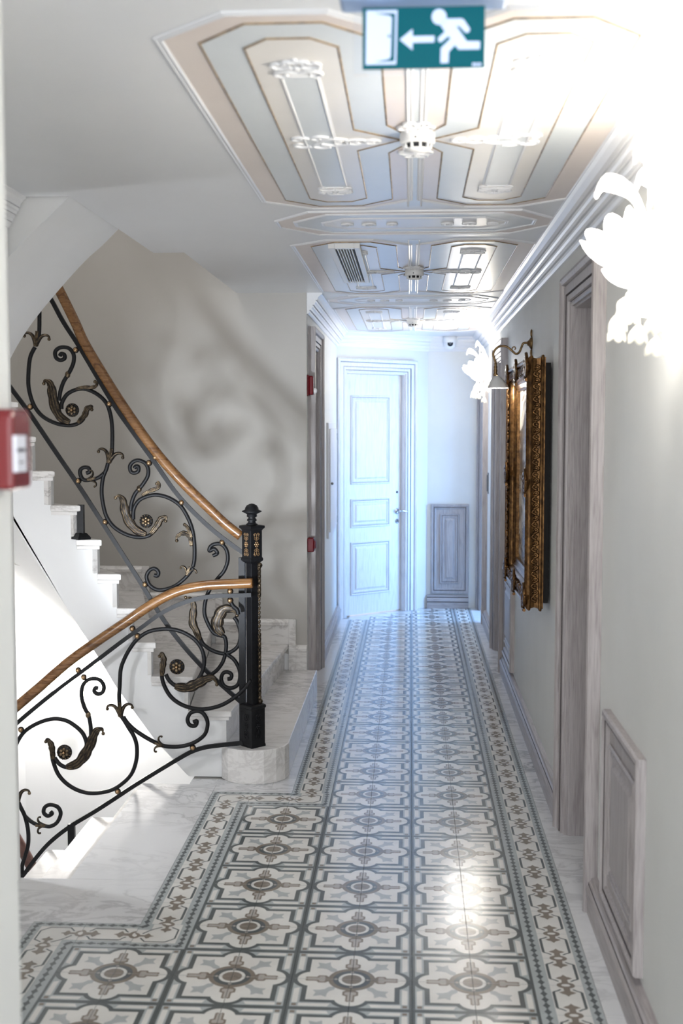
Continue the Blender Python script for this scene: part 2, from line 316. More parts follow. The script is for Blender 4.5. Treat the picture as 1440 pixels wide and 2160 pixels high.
LOWER_RAIL = {
 'bars': [
  ('bottom_rail',[(-0.857,0.209),(-0.96,0.197),(-1.047,0.184),(-1.114,0.163),(-1.181,0.127),(-1.308,0.049),(-1.429,-0.028),(-1.535,-0.1),(-1.633,-0.165),(-1.768,-0.249),(-1.872,-0.332),(-1.947,-0.415),(-2.025,-0.521),(-2.072,-0.584)]),
  ('top_rail',[(-0.809,0.978),(-0.906,0.974),(-0.994,0.971),(-1.087,0.956),(-1.183,0.925),(-1.279,0.876),(-1.376,0.806),(-1.474,0.736),(-1.614,0.63),(-1.694,0.57),(-1.8,0.491),(-1.909,0.405),(-2.042,0.293),(-2.106,0.227)]),
 ],
 'hand': [(-0.801,1.036),(-0.898,1.031),(-0.979,1.027),(-1.055,1.02),(-1.16,0.999),(-1.256,0.959),(-1.351,0.902),(-1.448,0.835),(-1.612,0.724),(-1.758,0.619),(-1.908,0.49),(-2.063,0.358),(-2.13,0.302)],
 'scroll': [
  [(-1.493,0.344),(-1.476,0.32),(-1.453,0.282),(-1.424,0.233),(-1.41,0.18),(-1.414,0.107),(-1.441,0.034),(-1.495,-0.021),(-1.559,-0.056),(-1.647,-0.07),(-1.72,-0.057),(-1.783,-0.021),(-1.826,0.027),(-1.849,0.085),(-1.856,0.124),(-1.85,0.164)],
  [(-1.844,0.115),(-1.815,0.079),(-1.771,0.065),(-1.722,0.085),(-1.683,0.137),(-1.674,0.186),(-1.679,0.215),(-1.695,0.249),(-1.729,0.282),(-1.777,0.311),(-1.835,0.321),(-1.894,0.31),(-1.953,0.284),(-2.002,0.249),(-2.037,0.2),(-2.058,0.146),(-2.065,0.082),(-2.064,0.023),(-2.057,-0.026),(-2.052,-0.065),(-2.045,-0.114)],
  [(-1.65,0.23),(-1.651,0.283),(-1.662,0.344),(-1.679,0.375),(-1.693,0.419),(-1.697,0.462),(-1.687,0.501),(-1.662,0.527),(-1.628,0.535),(-1.594,0.524),(-1.578,0.493),(-1.586,0.464),(-1.61,0.454),(-1.629,0.468),(-1.624,0.486),(-1.609,0.484)],
  [(-1.494,0.347),(-1.498,0.4),(-1.499,0.453),(-1.495,0.506),(-1.49,0.579),(-1.475,0.627),(-1.445,0.685),(-1.401,0.743),(-1.343,0.782),(-1.281,0.796),(-1.223,0.797),(-1.166,0.783),(-1.109,0.75),(-1.071,0.704),(-1.055,0.651),(-1.057,0.603),(-1.073,0.56),(-1.102,0.521),(-1.15,0.496),(-1.202,0.503),(-1.236,0.529),(-1.254,0.562)],
  [(-1.271,0.605),(-1.274,0.543),(-1.255,0.485),(-1.222,0.438),(-1.17,0.403),(-1.103,0.384),(-1.045,0.384),(-0.973,0.402),(-0.911,0.437),(-0.853,0.486),(-0.813,0.537)],
  [(-1.113,0.314),(-1.096,0.32),(-1.099,0.299),(-1.116,0.293),(-1.136,0.303),(-1.143,0.33),(-1.127,0.361),(-1.096,0.372),(-1.069,0.366),(-1.048,0.341),(-1.039,0.305),(-1.051,0.256),(-1.085,0.222),(-1.133,0.197),(-1.191,0.184),(-1.239,0.183),(-1.273,0.188),(-1.307,0.202),(-1.331,0.213),(-1.374,0.237),(-1.422,0.27),(-1.46,0.308),(-1.479,0.337)],
  [(-2.044,-0.117),(-2.03,-0.15),(-2.007,-0.201),(-1.992,-0.275),(-1.993,-0.349),(-2.009,-0.409),(-2.028,-0.469),(-2.026,-0.513)],
  [(-2.008,-0.198),(-1.98,-0.223),(-1.943,-0.243),(-1.903,-0.249),(-1.87,-0.25),(-1.836,-0.228),(-1.817,-0.183),(-1.831,-0.148),(-1.868,-0.135),(-1.899,-0.148),(-1.907,-0.177),(-1.887,-0.195),(-1.863,-0.184),(-1.872,-0.171)],
  [(-0.915,0.943),(-0.903,0.92),(-0.882,0.901),(-0.877,0.877)],
 ],
 'leaf': [
  (0.026,(-1.584,0.248),[(-1.781,0.067),(-1.727,0.085),(-1.688,0.127),(-1.66,0.176),(-1.637,0.23),(-1.617,0.264),(-1.591,0.271)]),
  (0.016,(-1.887,0.201),[(-1.851,0.11),(-1.855,0.159),(-1.862,0.19),(-1.881,0.212)]),
  (0.026,(-0.989,0.513),[(-1.207,0.5),(-1.145,0.494),(-1.092,0.516),(-1.044,0.541),(-1.003,0.547)]),
  (0.016,(-1.285,0.657),[(-1.274,0.557),(-1.269,0.605),(-1.264,0.644),(-1.275,0.672)]),
 ],
 'fleur': [((-1.494,0.346),(-1.5,0.431),0.055),((-2.044,-0.117),(-2.051,-0.032),0.055),((-1.904,-0.246),(-1.964,-0.245),0.036),((-1.273,0.187),(-1.331,0.209),0.036)],
 'rosette': [((-1.787,0.149),0.04),((-1.193,0.605),0.04)],
 'bead': [(-1.663,0.344)],
 'ball': [(-1.712,0.578),(-1.683,0.542),(-2.05,0.297),(-2.019,0.261),(-1.513,-0.058),(-1.425,0.798),(-1.399,0.76),(-0.917,0.996),(-0.917,0.949),(-1.117,0.18)],
}

# ============================================================ SETTING
ZC, XR, XL, YE = 2.73, .71, -.70, 12.0
OB = Vector((-.70, 11.25, 0)); OBE = Vector((.17, 12.0, 0)); OBA = math.atan2(OBE.y-OB.y, OBE.x-OB.x); OBL = (OBE-OB).length
def on_right(name, y): return empty(name, (XR, y, 0), -PI/2)      # local x runs towards the entrance, -y into the corridor
def on_left(name, y): return empty(name, (XL, y, 0), PI/2)        # local x runs to the far end, -y into the corridor

# ---- floor bed, marble slabs and cement tiles
f = MB()
f.box((XL, -1.2, -.2), (1.0, 12.6, -.004)); f.box((-1.73, 2.05, -.2), (XL, 4.63, -.004))
f.box((-1.375, 4.63, -.2), (XL, 5.93, -.004)); f.box((-1.13, 5.93, -.2), (XL, 7.98, -.004))
floor = struct(f.build('floor', 'grout'), 'patterned cement tile floor edged with white marble')
def slab(pts, top=0.0):
    m = MB(); m.prism(pts, -.02, top); return m.build('marble_slab', 'marble', floor)
def rect(x0, y0, x1, y1, g=.0006): return [(x0+g, y0+g), (x1-g, y0+g), (x1-g, y1-g), (x0+g, y1-g)]
for a, b in ((1.0, 2.4), (2.4, 3.62), (3.62, 4.4), (4.4, 5.42), (5.42, 7.1), (7.1, 8.82), (8.82, 9.85), (9.85, 11.0), (11.0, 12.0)):
    slab(rect(.612, a, .95 if a in (4.4, 8.82, 11.0) else XR, b))
slab(rect(-.588, 11.212, .612, 12.0), -.0015)
for a, b in ((5.93, 7.9), (7.9, 9.6), (9.6, 11.25)): slab(rect(XL, a, -.588, b))
slab(rect(-1.375, 4.63, -.988, 5.93)); slab(rect(-.988, 5.812, -.588, 5.93)); slab(rect(-1.13, 5.93, XL, 6.02))
slab(rect(-1.73, 4.212, -.988, 4.63)); slab(rect(-1.73, 2.06, -1.388, 4.212))

TM = ['t_dark', 't_lg', 't_wh', 't_br', 't_tp', 't_leaf']; DK, LG, WH, BR, TP, LF = range(6)
LAY = .00013
def arc(cx, cy, r, a0, a1, n=10, ry=None): return [(cx+r*math.cos(math.radians(a0+(a1-a0)*k/n)), cy+(ry or r)*math.sin(math.radians(a0+(a1-a0)*k/n))) for k in range(n+1)]
def stroke(pts, w):
    out = []
    for (x0, y0), (x1, y1) in zip(pts, pts[1:]):
        d = math.hypot(x1-x0, y1-y0) or 1e-9; out.append((-(y1-y0)/d, (x1-x0)/d))
    offs = []
    for i in range(len(pts)):
        a = out[max(i-1, 0)]; b = out[min(i, len(out)-1)]; k = 1+a[0]*b[0]+a[1]*b[1]
        offs.append(((a[0]+b[0])/k*w/2, (a[1]+b[1])/k*w/2))
    return [[(pts[i][0]+offs[i][0], pts[i][1]+offs[i][1]), (pts[i][0]-offs[i][0], pts[i][1]-offs[i][1]), (pts[i+1][0]-offs[i+1][0], pts[i+1][1]-offs[i+1][1]), (pts[i+1][0]+offs[i+1][0], pts[i+1][1]+offs[i+1][1])] for i in range(len(pts)-1)]
def tile_body(mb, base):
    h = .0997
    b = .0990
    mb.prism([(-h, -h), (h, -h), (h, h), (-h, h)], -.012, -.001, base)
    for p, q in (((-1, -1), (1, -1)), ((1, -1), (1, 1)), ((1, 1), (-1, 1)), ((-1, 1), (-1, -1))):
        mb.poly([(p[0]*h, p[1]*h, -.001), (q[0]*h, q[1]*h, -.001), (q[0]*b, q[1]*b, 0), (p[0]*b, p[1]*b, 0)], base)
    mb.poly([(-b, -b, 0), (b, -b, 0), (b, b, 0), (-b, b, 0)], base)
def motif_tile():
    mb = MB(); tile_body(mb, DK); lvl = [0]
    E = .199
    def L(mi, *polys):
        lvl[0] += 1
        for p in polys: mb.poly([(x-.1, y-.1, lvl[0]*LAY) for x, y in p], mi)
    o = .001
    L(LG, [(o, o), (.190, o), (.190, .190), (o, .190)])
    L(WH, [(.167, .062), (.185, .070), (.185, .163), (.167, .163)], [(.062, .167), (.163, .167), (.163, .185), (.070, .185)])
    L(BR, [(.169, .169), (.184, .169), (.184, .184), (.169, .184)])
    L(DK, [(o, o)]+arc(.13, o, .066, 0, 63, 9)+[(.160, .160)]+arc(o, .13, .066, 27, 90, 9))
    L(WH, [(o, o)]+arc(.13, o, .050, 0, 75, 9)+[(.143, .143)]+arc(o, .13, .050, 15, 90, 9))
    lf = [(.05, .05), (.072, .054), (.085, .07), (.1, .076), (.124, .078), (.113, .095), (.12, .12), (.095, .113), (.078, .124), (.076, .1), (.07, .085), (.054, .072)]
    L(LF, lf)
    L(BR, [(o, o)]+arc(o, o, .077, 0, 90, 14), [(.0771, o), (.148, o), (.155, .007), (.150, .0145), (.116, .0145), (.110, .026), (.086, .026), (.079, .018), (.0757, .014)],
      [(o, .0771), (.014, .0757), (.018, .079), (.026, .086), (.026, .110), (.0145, .116), (.0145, .150), (.007, .155), (o, .148)])
    L(DK, [(o, o)]+arc(o, o, .061, 0, 90, 14))
    L(TP, [(.088, o), (.108, o), (.108, .015), (.104, .019), (.092, .019), (.088, .014)], [(.108, o), (.147, o), (.147, .0085), (.108, .0085)],
      [(o, .088), (.014, .088), (.019, .092), (.019, .104), (.015, .108), (o, .108)], [(o, .108), (.0085, .108), (.0085, .147), (o, .147)],
      [(.046, o), (.06, .0), (.052, .007)], [(o, .046), (.007, .052), (.0, .06)])
    L(WH, [(o, o)]+arc(o, o, .043, 0, 90, 12))
    L(BR, [(o, o)]+arc(o, o, .032, 0, 90, 10))
    return mb
def diamonds(u, L, mi, v0=-.1, v1=.1, n=5):
    out = []; p = (v1-v0)/n
    for k in range(n):
        c = v0+(k+.5)*p
        out.append([(u, c-p*.5), (u+.004, c-p*.42), (u+.005, c-p*.25), (u+.0125, c), (u+.005, c+p*.25), (u+.004, c+p*.42), (u, c+p*.5), (u-.004, c+p*.42), (u-.005, c+p*.25), (u-.0125, c), (u-.005, c-p*.25), (u-.004, c-p*.42)])
    L(mi, *out)
def border_tile():
    mb = MB(); tile_body(mb, LG); lvl = [0]
    def L(mi, *polys):
        lvl[0] += 1
        for p in polys: mb.poly([(x, y, lvl[0]*LAY) for x, y in p], mi)
    e = .099; c = .004
    L(WH, [(-.049, -e), (.059, -e), (.059, e), (-.049, e)])
    diamonds(-.074, L, DK); diamonds(.08, L, DK)
    for s in (-1, 1):
        L(DK, *stroke([(c+s*.020, -.072), (c+s*.031, -.062), (c+s*.0465, -.054)], .0065), *stroke([(c+s*.020, .072), (c+s*.031, .062), (c+s*.0465, .054)], .0065),
          *stroke([(c+s*.0455, -.0535), (c+s*.0455, .0535)], .0095))
    for s in (-1, 1):
        y = lambda v: s*(.1-v)
        L(BR, [(c-.011, y(.018)), (c+.011, y(.018)), (c+.010, y(.040)), (c+.028, y(.050)), (c+.018, y(.059)), (c+.009, y(.063)), (c, y(.077)), (c-.009, y(.063)), (c-.018, y(.059)), (c-.028, y(.050)), (c-.010, y(.040))])
        L(BR, [(q[0], s*(.1-abs(q[1]))) for q in arc(c, 0, .030, 0, 180, 12, .022)] if s else None)
        L(WH, [(q[0], s*(.1-abs(q[1]))) for q in arc(c, 0, .015, 0, 180, 8, .009)])
    return mb
def corner_tile():
    """outer corner at (-,-): both strips turn"""
    mb = MB(); tile_body(mb, LG); lvl = [0]
    def L(mi, *polys):
        lvl[0] += 1
        for p in polys: mb.poly([(x, y, lvl[0]*LAY) for x, y in p], mi)
    e = .099; c = .004
    L(WH, [(-.059, -.059), (e, -.059), (e, .049), (.049, .049), (.049, e), (-.059, e)])
    diamonds(-.08, L, DK, -.09, .1)
    def D2(v, u0, u1, n):
        q = []
        diamonds(v, lambda mi, *p: q.extend(p), DK, u0, u1, n); L(DK, *[[(b, a) for a, b in p] for p in q])
    D2(-.08, -.075, .1, 5); diamonds(.074, L, DK, .07, .1, 1); D2(.074, .07, .1, 1)
    L(DK, *stroke([(.074, -.022), (.054, -.050), (-.02, -.050), (-.050, -.02), (-.050, .054), (-.022, .074)], .006), *stroke([(.074, .014), (.054, .042), (.042, .054), (.014, .074)], .006))
    for fx in (0, 1):
        def S(p): return [(b, a) for a, b in p] if fx else p
        L(BR, S([(-.011, .082), (.003, .082), (.002, .064), (.018, .053), (.012, .045), (.003, .042), (-.004, .027), (-.011, .042), (-.020, .045), (-.026, .053), (-.010, .064)]))
        L(BR, S([(q[0], .1-abs(q[1])) for q in arc(-.004, 0, .024, 0, 180, 12, .021)])); L(WH, S([(q[0], .1-abs(q[1])) for q in arc(-.004, 0, .012, 0, 180, 8, .009)]))
    return mb
tile_src = {}
for nm, fn in (('m', motif_tile), ('b', border_tile), ('c', corner_tile)):
    o = fn().build('floor_tile', TM); tile_src[nm] = o.data; bpy.data.objects.remove(o)
cells = []
def put(kind, x, y, rot): cells.append((kind, x, y, rot))
j = 14
while .012+.2*j < 11.95:
    y0 = .012+.2*j; yc = y0+.1; up_ = j % 2
    cols = [-2, -1, 0, 1]+([-4, -3] if y0 < 5.6 else [])+([-6, -5] if y0 < 4.0 else [])
    for i in cols:
        x = .012+.2*i+.1; right = i % 2
        # quadrant of the motif: (right, upper) seen from the motif centre
        q = {(1, 1): 0, (0, 1): PI/2, (0, 0): PI, (1, 0): -PI/2}[(1 if i % 2 == 1 else 0, 1 if j % 2 == 1 else 0)]
        put('m', x, yc, q)
    put('b', .512, yc, 0)
    if y0 > 5.75: put('b', -.488, yc, PI)
    elif y0 > 5.6: put('c', -.488, yc, PI/2+PI); put('b', -.688, yc, PI/2); put('c', -.888, yc, -PI/2)
    elif y0 > 4.15: put('b', -.888, yc, PI)
    elif y0 > 3.95: put('c', -.888, yc, PI/2+PI); put('b', -1.088, yc, PI/2); put('c', -1.288, yc, -PI/2)
    else: put('b', -1.288, yc, PI)
    j += 1
# the two inside corners turn the other way round
cells = [(k, x, y, (PI/2 if (k == 'c' and abs(x+.488) < .01 or k == 'c' and abs(x+.888) < .01 and y < 5) else r)) for k, x, y, r in cells]
def inside(x, y):
    return (y-OB.y)-(x-OB.x)*math.tan(OBA) < -.17
far = MB()
for k, x, y, r in cells:
    if not inside(x, y): continue
    me = tile_src[k]
    if y < 9.3:
        o = link('floor_tile', me, floor); o.location = (x, y, 0); o.rotation_euler = (0, 0, r)
    else:
        Rm = Matrix.Translation((x, y, 0)) @ Matrix.Rotation(r, 4, 'Z'); i0 = len(far.v)
        far.v += [tuple(Rm @ v.co) for v in me.vertices]
        for p in me.polygons: far.f.append(tuple(i0+v for v in p.vertices)); far.m.append(p.material_index); far.sm.append(False)
fo = far.build('far_floor_tiles', TM, floor); fo['kind'] = 'stuff'

# ---- ceiling slab
f = MB()
f.box((-.70, -1.2, ZC), (.86, 12.6, 2.95)); f.box((-1.73, 2.05, ZC), (-.70, 4.63, 2.95))
f.box((-1.33, 4.63, ZC), (-.70, 6.13, 2.95)); f.box((-1.17, 6.13, ZC), (-.70, 7.98, 2.95))
ceiling = struct(f.build('ceiling', 'ceil'), 'glossy white ceiling with painted octagonal plaster panels')
f = MB(); f.box((-3.7, 4.3, 5.5), (-.6, 8.1, 5.6)); f.build('stairwell_ceiling', 'white', ceiling)

# ---- walls
def wall_boxes(name, mat, boxes, label):
    m = MB()
    for a, b in boxes: m.box(a, b)
    return struct(m.build(name, mat), label)
DH = 2.37
D1, D2, D3, DL = (4.53, 5.28), (8.94, 9.71), (11.12, 11.85), (8.22, 8.83)
bx = []; prev = -1.2
for a, b in (D1, D2, D3):
    bx += [((XR, prev, 0), (.86, a, ZC)), ((XR, a, DH), (.86, b, ZC))]; prev = b
bx.append(((XR, prev, 0), (.86, YE, ZC)))
wall_right = wall_boxes('wall_right', 'plaster', bx, 'off-white painted corridor wall with three oak doorways')
wall_left = wall_boxes('wall_left', 'plaster', [((-.85, 7.995, 0), (XL, DL[0], ZC)), ((-.85, DL[0], DH), (XL, DL[1], ZC)), ((-.85, DL[1], 0), (XL, 11.26, ZC))], 'off-white painted corridor wall past the staircase')
wall_end = wall_boxes('wall_end', 'plaster', [((.17, YE, 0), (.86, 12.15, ZC))], 'off-white end wall beside the far door')
ob = empty('wall_oblique', OB, OBA); struct(ob, 'slanting wall that holds the far whitewashed door')
DO = (.10, .86)
m = MB()
m.box((-.1, 0, 0), (DO[0], .12, ZC)); m.box((DO[1], 0, 0), (OBL+.02, .12, ZC)); m.box((DO[0], 0, DH), (DO[1], .12, ZC)); m.build('wall_face', 'plaster', ob)
wall_near = wall_boxes('wall_near', 'plaster', [((-.9, -1.2, 0), (-.71, 2.07, ZC))], 'pale wall corner that carries the red labelled call point')
wall_hall = wall_boxes('wall_hall', 'white', [((-1.73, 2.07, 0), (-1.58, 4.63, ZC)), ((-1.73, 1.95, 0), (-.9, 2.07, ZC)), ((-1.73, 4.50, -3), (-1.58, 4.63, -.2)), ((-3.7, 4.3, -3), (-1.73, 4.45, 5.5))], 'white wall of the landing with crown moulding')
m = MB()
wl = [(-.70, 7.98), (-2.5, 7.98)]+[(-2.5+1.08*math.cos(math.radians(a)), 6.9+1.08*math.sin(math.radians(a))) for a in range(99, 181, 9)]+[(-3.58, 4.45)]
zb = lambda x: .25+.28*(-x-.7)
m.grid([[(x, y, -3) for x, y in wl], [(x, y, zb(x)) for x, y in wl]], 1, False, False)
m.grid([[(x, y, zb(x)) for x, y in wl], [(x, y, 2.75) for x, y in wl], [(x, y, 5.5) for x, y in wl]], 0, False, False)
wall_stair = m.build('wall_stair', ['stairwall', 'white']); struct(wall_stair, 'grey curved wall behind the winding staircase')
m = MB(); m.box((-3.7, 4.3, -3.1), (-.6, 8.1, -3)); m.build('lower_floor', 'marble', floor)
m = MB(); m.box((-1.13, 4.63, -3), (-1.02, 8.0, -.2)); m.build('lower_wall', 'white', wall_hall)
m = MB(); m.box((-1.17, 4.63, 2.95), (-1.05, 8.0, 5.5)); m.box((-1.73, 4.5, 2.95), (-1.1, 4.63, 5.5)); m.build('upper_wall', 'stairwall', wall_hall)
# side room behind the far right doorway, lit by the added panel
m = MB()
m.box((.86, 10.2, -.01), (2.3, 12.6, 0)); m.box((.86, 10.2, 2.73), (2.3, 12.6, 2.8)); m.box((2.2, 10.2, 0), (2.3, 12.6, 2.73)); m.box((.86, 10.1, 0), (2.3, 10.2, 2.73)); m.box((.86, 12.5, 0), (2.3, 12.6, 2.73))
struct(m.build('wall_side_room', 'plaster'), 'walls of the daylit side room at the corridor end')

# ---- crown mouldings
CP = [(0, 0), (.105, 0), (.105, .010), (.092, .016), (.076, .032), (.072, .048), (.060, .048), (.060, .0525), (.066, .0525), (.062, .062), (.054, .068), (.050, .080), (.038, .080), (.038, .0845), (.043, .0845), (.040, .093), (.032, .100), (.028, .113), (.016, .113), (.016, .117), (.020, .117), (.017, .128), (.009, .138), (0, .140)]
cpath = [(XR, -1.2, ZC), (XR, YE, ZC), (OBE.x, OBE.y, ZC), (OB.x, OB.y, ZC), (XL, 7.99, ZC)]
full = MB(); moulding(full, cpath, CP, (0, 0, -1), side=-1); n = len(CP)
for k, lab in enumerate(('stepped white crown moulding along the right wall', 'stepped white crown moulding over the end wall', 'stepped white crown moulding over the slanting far door', 'stepped white crown moulding over the left wall')):
    s = MB(); s.grid([full.v[(k)*n:(k+1)*n], full.v[(k+1)*n:(k+2)*n]], 0, True, False, True); struct(s.build('trim_%d' % (k+1), 'crown'), lab)
s = MB(); moulding(s, [(-1.58, 2.07, ZC), (-1.58, 4.63, ZC)], [(a*.72, b*.85) for a, b in CP], (0, 0, -1), side=1); struct(s.build('trim_5', 'crown'), 'short white crown moulding at the top of the landing wall')

# ---- painted plaster panels on the ceiling
PX = .012
def octa(x0, x1, y0, y1, cx, cy): return [(x0, y0+cy), (x0+cx, y0), (x1-cx, y0), (x1, y0+cy), (x1, y1-cy), (x1-cx, y1), (x0+cx, y1), (x0, y1-cy)]
def spike(p, tip, h):
    """octagon with a pointed ear in the middle of its right side"""
    return p[:4]+[(p[3][0], -h), tip, (p[3][0], h)]+p[4:]
OUT = octa(-.590, -.030, -1.14, 1.14, .172, .155)
G1 = spike(octa(-.510, -.087, -1.085, 1.095, .125, .13), (-.002, 0), .178)
G2 = spike(octa(-.410, -.187, -.985, 1.0, .062, .068), (-.047, 0), .135)
INN = octa(-.347, -.252, -.70, .71, .012, .02)
def panel_set(sg, parts):
    mir = lambda p: [(sg*x, y) for x, y in p]
    z = lambda p, h: [(x, y, -h) for x, y in p]
    def add(name, mb, mats): parts.append((name, mb.build(name, mats)))
    a = MB(); moulding(a, z(mir(OUT), 0), [(0, 0), (0, .003), (.005, .006), (.010, .003), (.014, .003), (.017, .005), (.021, .003), (.023, 0)], (0, 0, -1), True, side=sg); add('outer_moulding', a, 'relief')
    for nm, p, h, mt in (('peach_field', OUT, .0012, 'peach'), ('blue_field', G1, .0024, 'blue'), ('cream_field', G2, .0036, 'cream'), ('inner_field', INN, .0048, 'blue')):
        a = MB(); a.prism(mir(p), -h, 0); add(nm, a, mt)
    for p, h in ((G1, .0024), (G2, .0036)):
        a = MB(); moulding(a, z(mir(p), 0), [(-.0026, 0), (-.0026, h+.001), (0, h+.0025), (.0026, h+.001), (.0026, 0)], (0, 0, -1), True, side=sg); add('gilt_line', a, 'gilt')
    a = MB(); moulding(a, z(mir(INN), 0), [(-.005, 0), (-.005, .006), (-.002, .009), (.002, .006), (.005, .0055), (.006, 0)], (0, 0, -1), True, side=sg); add('inner_moulding', a, 'relief')
    # scrolled plaster ornaments at both ends and on the ear
    def curl(a, cx, cy, sx, sy, s):
        pts = [(0, 0), (.5, .25), (.95, .1), (1.1, -.3), (.8, -.6), (.5, -.45), (.6, -.2)]
        a.sweep(smooth_path([(sg*(cx+sx*x*s), cy+sy*y*s, -.007) for x, y in pts], 5), circ(6, .0045, .005), normal=(0, 0, -1), scale=[1.3-.8*i/30 for i in range(31)])
    for (cx, cy, d) in ((-.30, -.73, -1), (-.30, .74, 1)):
        a = MB()
        for sx in (-1, 1):
            curl(a, cx, cy, sx, d, .055); curl(a, cx+sx*.012, cy+d*.05, sx, -d, .045); curl(a, cx, cy+d*.085, sx, d, .03)
            a.ball((sg*(cx+sx*.03), cy+d*.07, -.006), .009, 8, sc=(1, 1, .6)); a.ball((sg*(cx+sx*.055), cy+d*.03, -.006), .008, 8, sc=(1, 1, .6))
        a.ball((sg*cx, cy+d*.035, -.007), .013, 10, sc=(1, 1.5, .5)); a.ball((sg*cx, cy+d*.1, -.006), .009, 8, sc=(1, 1, .6))
        add('relief_ornament', a, 'relief')
    a = MB()
    for sy in (-1, 1):
        for (cx, cy, s, dx) in ((-.30, .02, .085, 1), (-.22, .015, .06, 1), (-.16, .01, .045, 1), (-.27, .06, .05, -1), (-.33, .05, .05, -1)):
            curl(a, cx, sy*cy, dx, sy, s)
        a.ball((sg*-.25, sy*.03, -.006), .009, 8, sc=(1, 1, .6))
    for x in (-.3, -.24, -.19, -.14): a.ball((sg*x, 0, -.006), .009, 8, sc=(1.6, 1, .6))
    add('relief_ornament', a, 'relief')
parts = []
panel_set(1, parts); panel_set(-1, parts)
for sy in (-1, 1):                                       # middle strip
    for sx in (-1, 1):
        a = MB(); moulding(a, [(sx*.026, sy*.16, 0), (sx*.026, sy*1.12, 0)], [(-.004, 0), (-.004, .003), (0, .006), (.004, .003), (.004, 0)], (0, 0, -1)); parts.append(('strip_moulding', a.build('strip_moulding', 'relief')))
    a = MB(); a.prism([(-.024, sy*.17), (.024, sy*.17), (.024, sy*1.12), (-.024, sy*1.12)][::sy], -.0014, 0); parts.append(('strip_field', a.build('strip_field', 'blue')))
    a = MB()
    for sx in (-1, 1):
        for k, (r, o_) in enumerate(((.05, .17), (.035, .21), (.03, .14))):
            a.sweep(smooth_path([(sx*r*x, sy*(o_+r*y), -.007) for x, y in [(0, 0), (.5, .25), (.95, .1), (1.1, -.3), (.8, -.6), (.5, -.45)]], 5), circ(6, .0045, .005), normal=(0, 0, -1))
    a.ball((0, sy*.19, -.007), .012, 8, sc=(1, 1, .6)); parts.append(('relief_ornament', a.build('relief_ornament', 'relief')))
PC = [3.78-3.13, 3.78, 6.91, 10.04]
for k, yc in enumerate(PC):
    for nm, src in parts:
        o = src if k == 1 else src.copy()
        if k != 1: COL.objects.link(o)
        o.parent = ceiling; o.location = (PX, yc, ZC)
bandp = []
BO = octa(-.600, .600, -.29, .29, .16, .21); BI = octa(-.52, .52, -.225, .225, .15, .17); BJ = octa(-.40, .40, -.13, .13, .1, .1)
for p, h, mt in ((BO, .0012, 'peach'), (BI, .0024, 'blue'), (BJ, .0036, 'cream')):
    a = MB(); a.prism(p, -h, 0); bandp.append(('band_field', a.build('band_field', mt)))
    a = MB(); moulding(a, [(x, y, 0) for x, y in p], [(-.005, 0), (-.005, .004), (0, .007), (.005, .004), (.009, .005), (.011, 0)], (0, 0, -1), True); bandp.append(('band_moulding', a.build('band_moulding', 'relief')))
for sx in (-1, 1):
    a = MB()
    for k in range(5):
        for sy in (-1, 1):
            cx = sx*.22+(k-2)*.05
            a.sweep(smooth_path([(cx+.04*x*(-1)**k, sy*(.005+.05*y), -.007) for x, y in [(0, 0), (.5, .35), (.95, .2), (1.1, -.1), (.8, -.3)]], 5), circ(6, .0045, .005), normal=(0, 0, -1))
    a.ball((sx*.22, 0, -.007), .013, 8, sc=(1, 1, .6)); bandp.append(('relief_ornament', a.build('relief_ornament', 'relief')))
for k, yc in enumerate([5.30, 5.30-3.13, 8.46]):
    for nm, src in bandp:
        o = src if k == 0 else src.copy()
        if k: COL.objects.link(o)
        o.parent = ceiling; o.location = (PX, yc, ZC)

# ---- skirting boards
BP = [(0, 0), (0, .038), (.062, .038), (.064, .031), (.069, .031), (.071, .043), (.096, .043), (.108, .034), (.118, .034), (.122, .026), (.134, .022), (.138, 0)]
def skirting(name, frame, x0, x1, label, mat='washx'):
    m = MB(); moulding(m, [(x0, 0, 0), (x1, 0, 0)], BP, (0, -1, 0)); k = len(BP)
    for i in range(k):
        if i in (2, 3, 7): m.m[i] = 1
    o = m.build(name, [mat, 'groove']); o.parent = frame; return struct(o, label)
def skirt_right(i, ya, yb, label):
    m = MB(); moulding(m, [(0, 0, 0), (yb-ya, 0, 0)], BP, (0, -1, 0))
    for q in (2, 3, 7): m.m[q] = 1
    o = m.build('baseboard_right' if not i else 'baseboard_right_%d' % i, ['washx', 'groove']); o.location = (XR, yb, 0); o.rotation_euler = (0, 0, -PI/2); return struct(o, label)
CW = .118
skirt_right(0, -1.0, D1[0]-CW, 'whitewashed oak baseboard running on from the deep doorway')
skirt_right(2, D1[1]+CW, D2[0]-CW, 'whitewashed oak baseboard below the gilt-framed painting')
skirt_right(3, D2[1]+CW, D3[0]-CW, 'whitewashed oak baseboard below the far wall lamp')
m = MB(); moulding(m, [(0, 0, 0), (11.26-DL[1]-CW, 0, 0)], BP, (0, -1, 0))
o = m.build('baseboard_left', 'washx'); o.location = (XL, DL[1]+CW, 0); o.rotation_euler = (0, 0, PI/2); struct(o, 'whitewashed baseboard below the wall cabinet')
m = MB(); moulding(m, [(0, 0, 0), (XR-.17-.12, 0, 0)], BP, (0, -1, 0))
for q in (2, 3, 7): m.m[q] = 1
o = m.build('baseboard_end', ['washx', 'groove']); o.location = (.17, YE, 0); struct(o, 'whitewashed baseboard below the end wall panel')

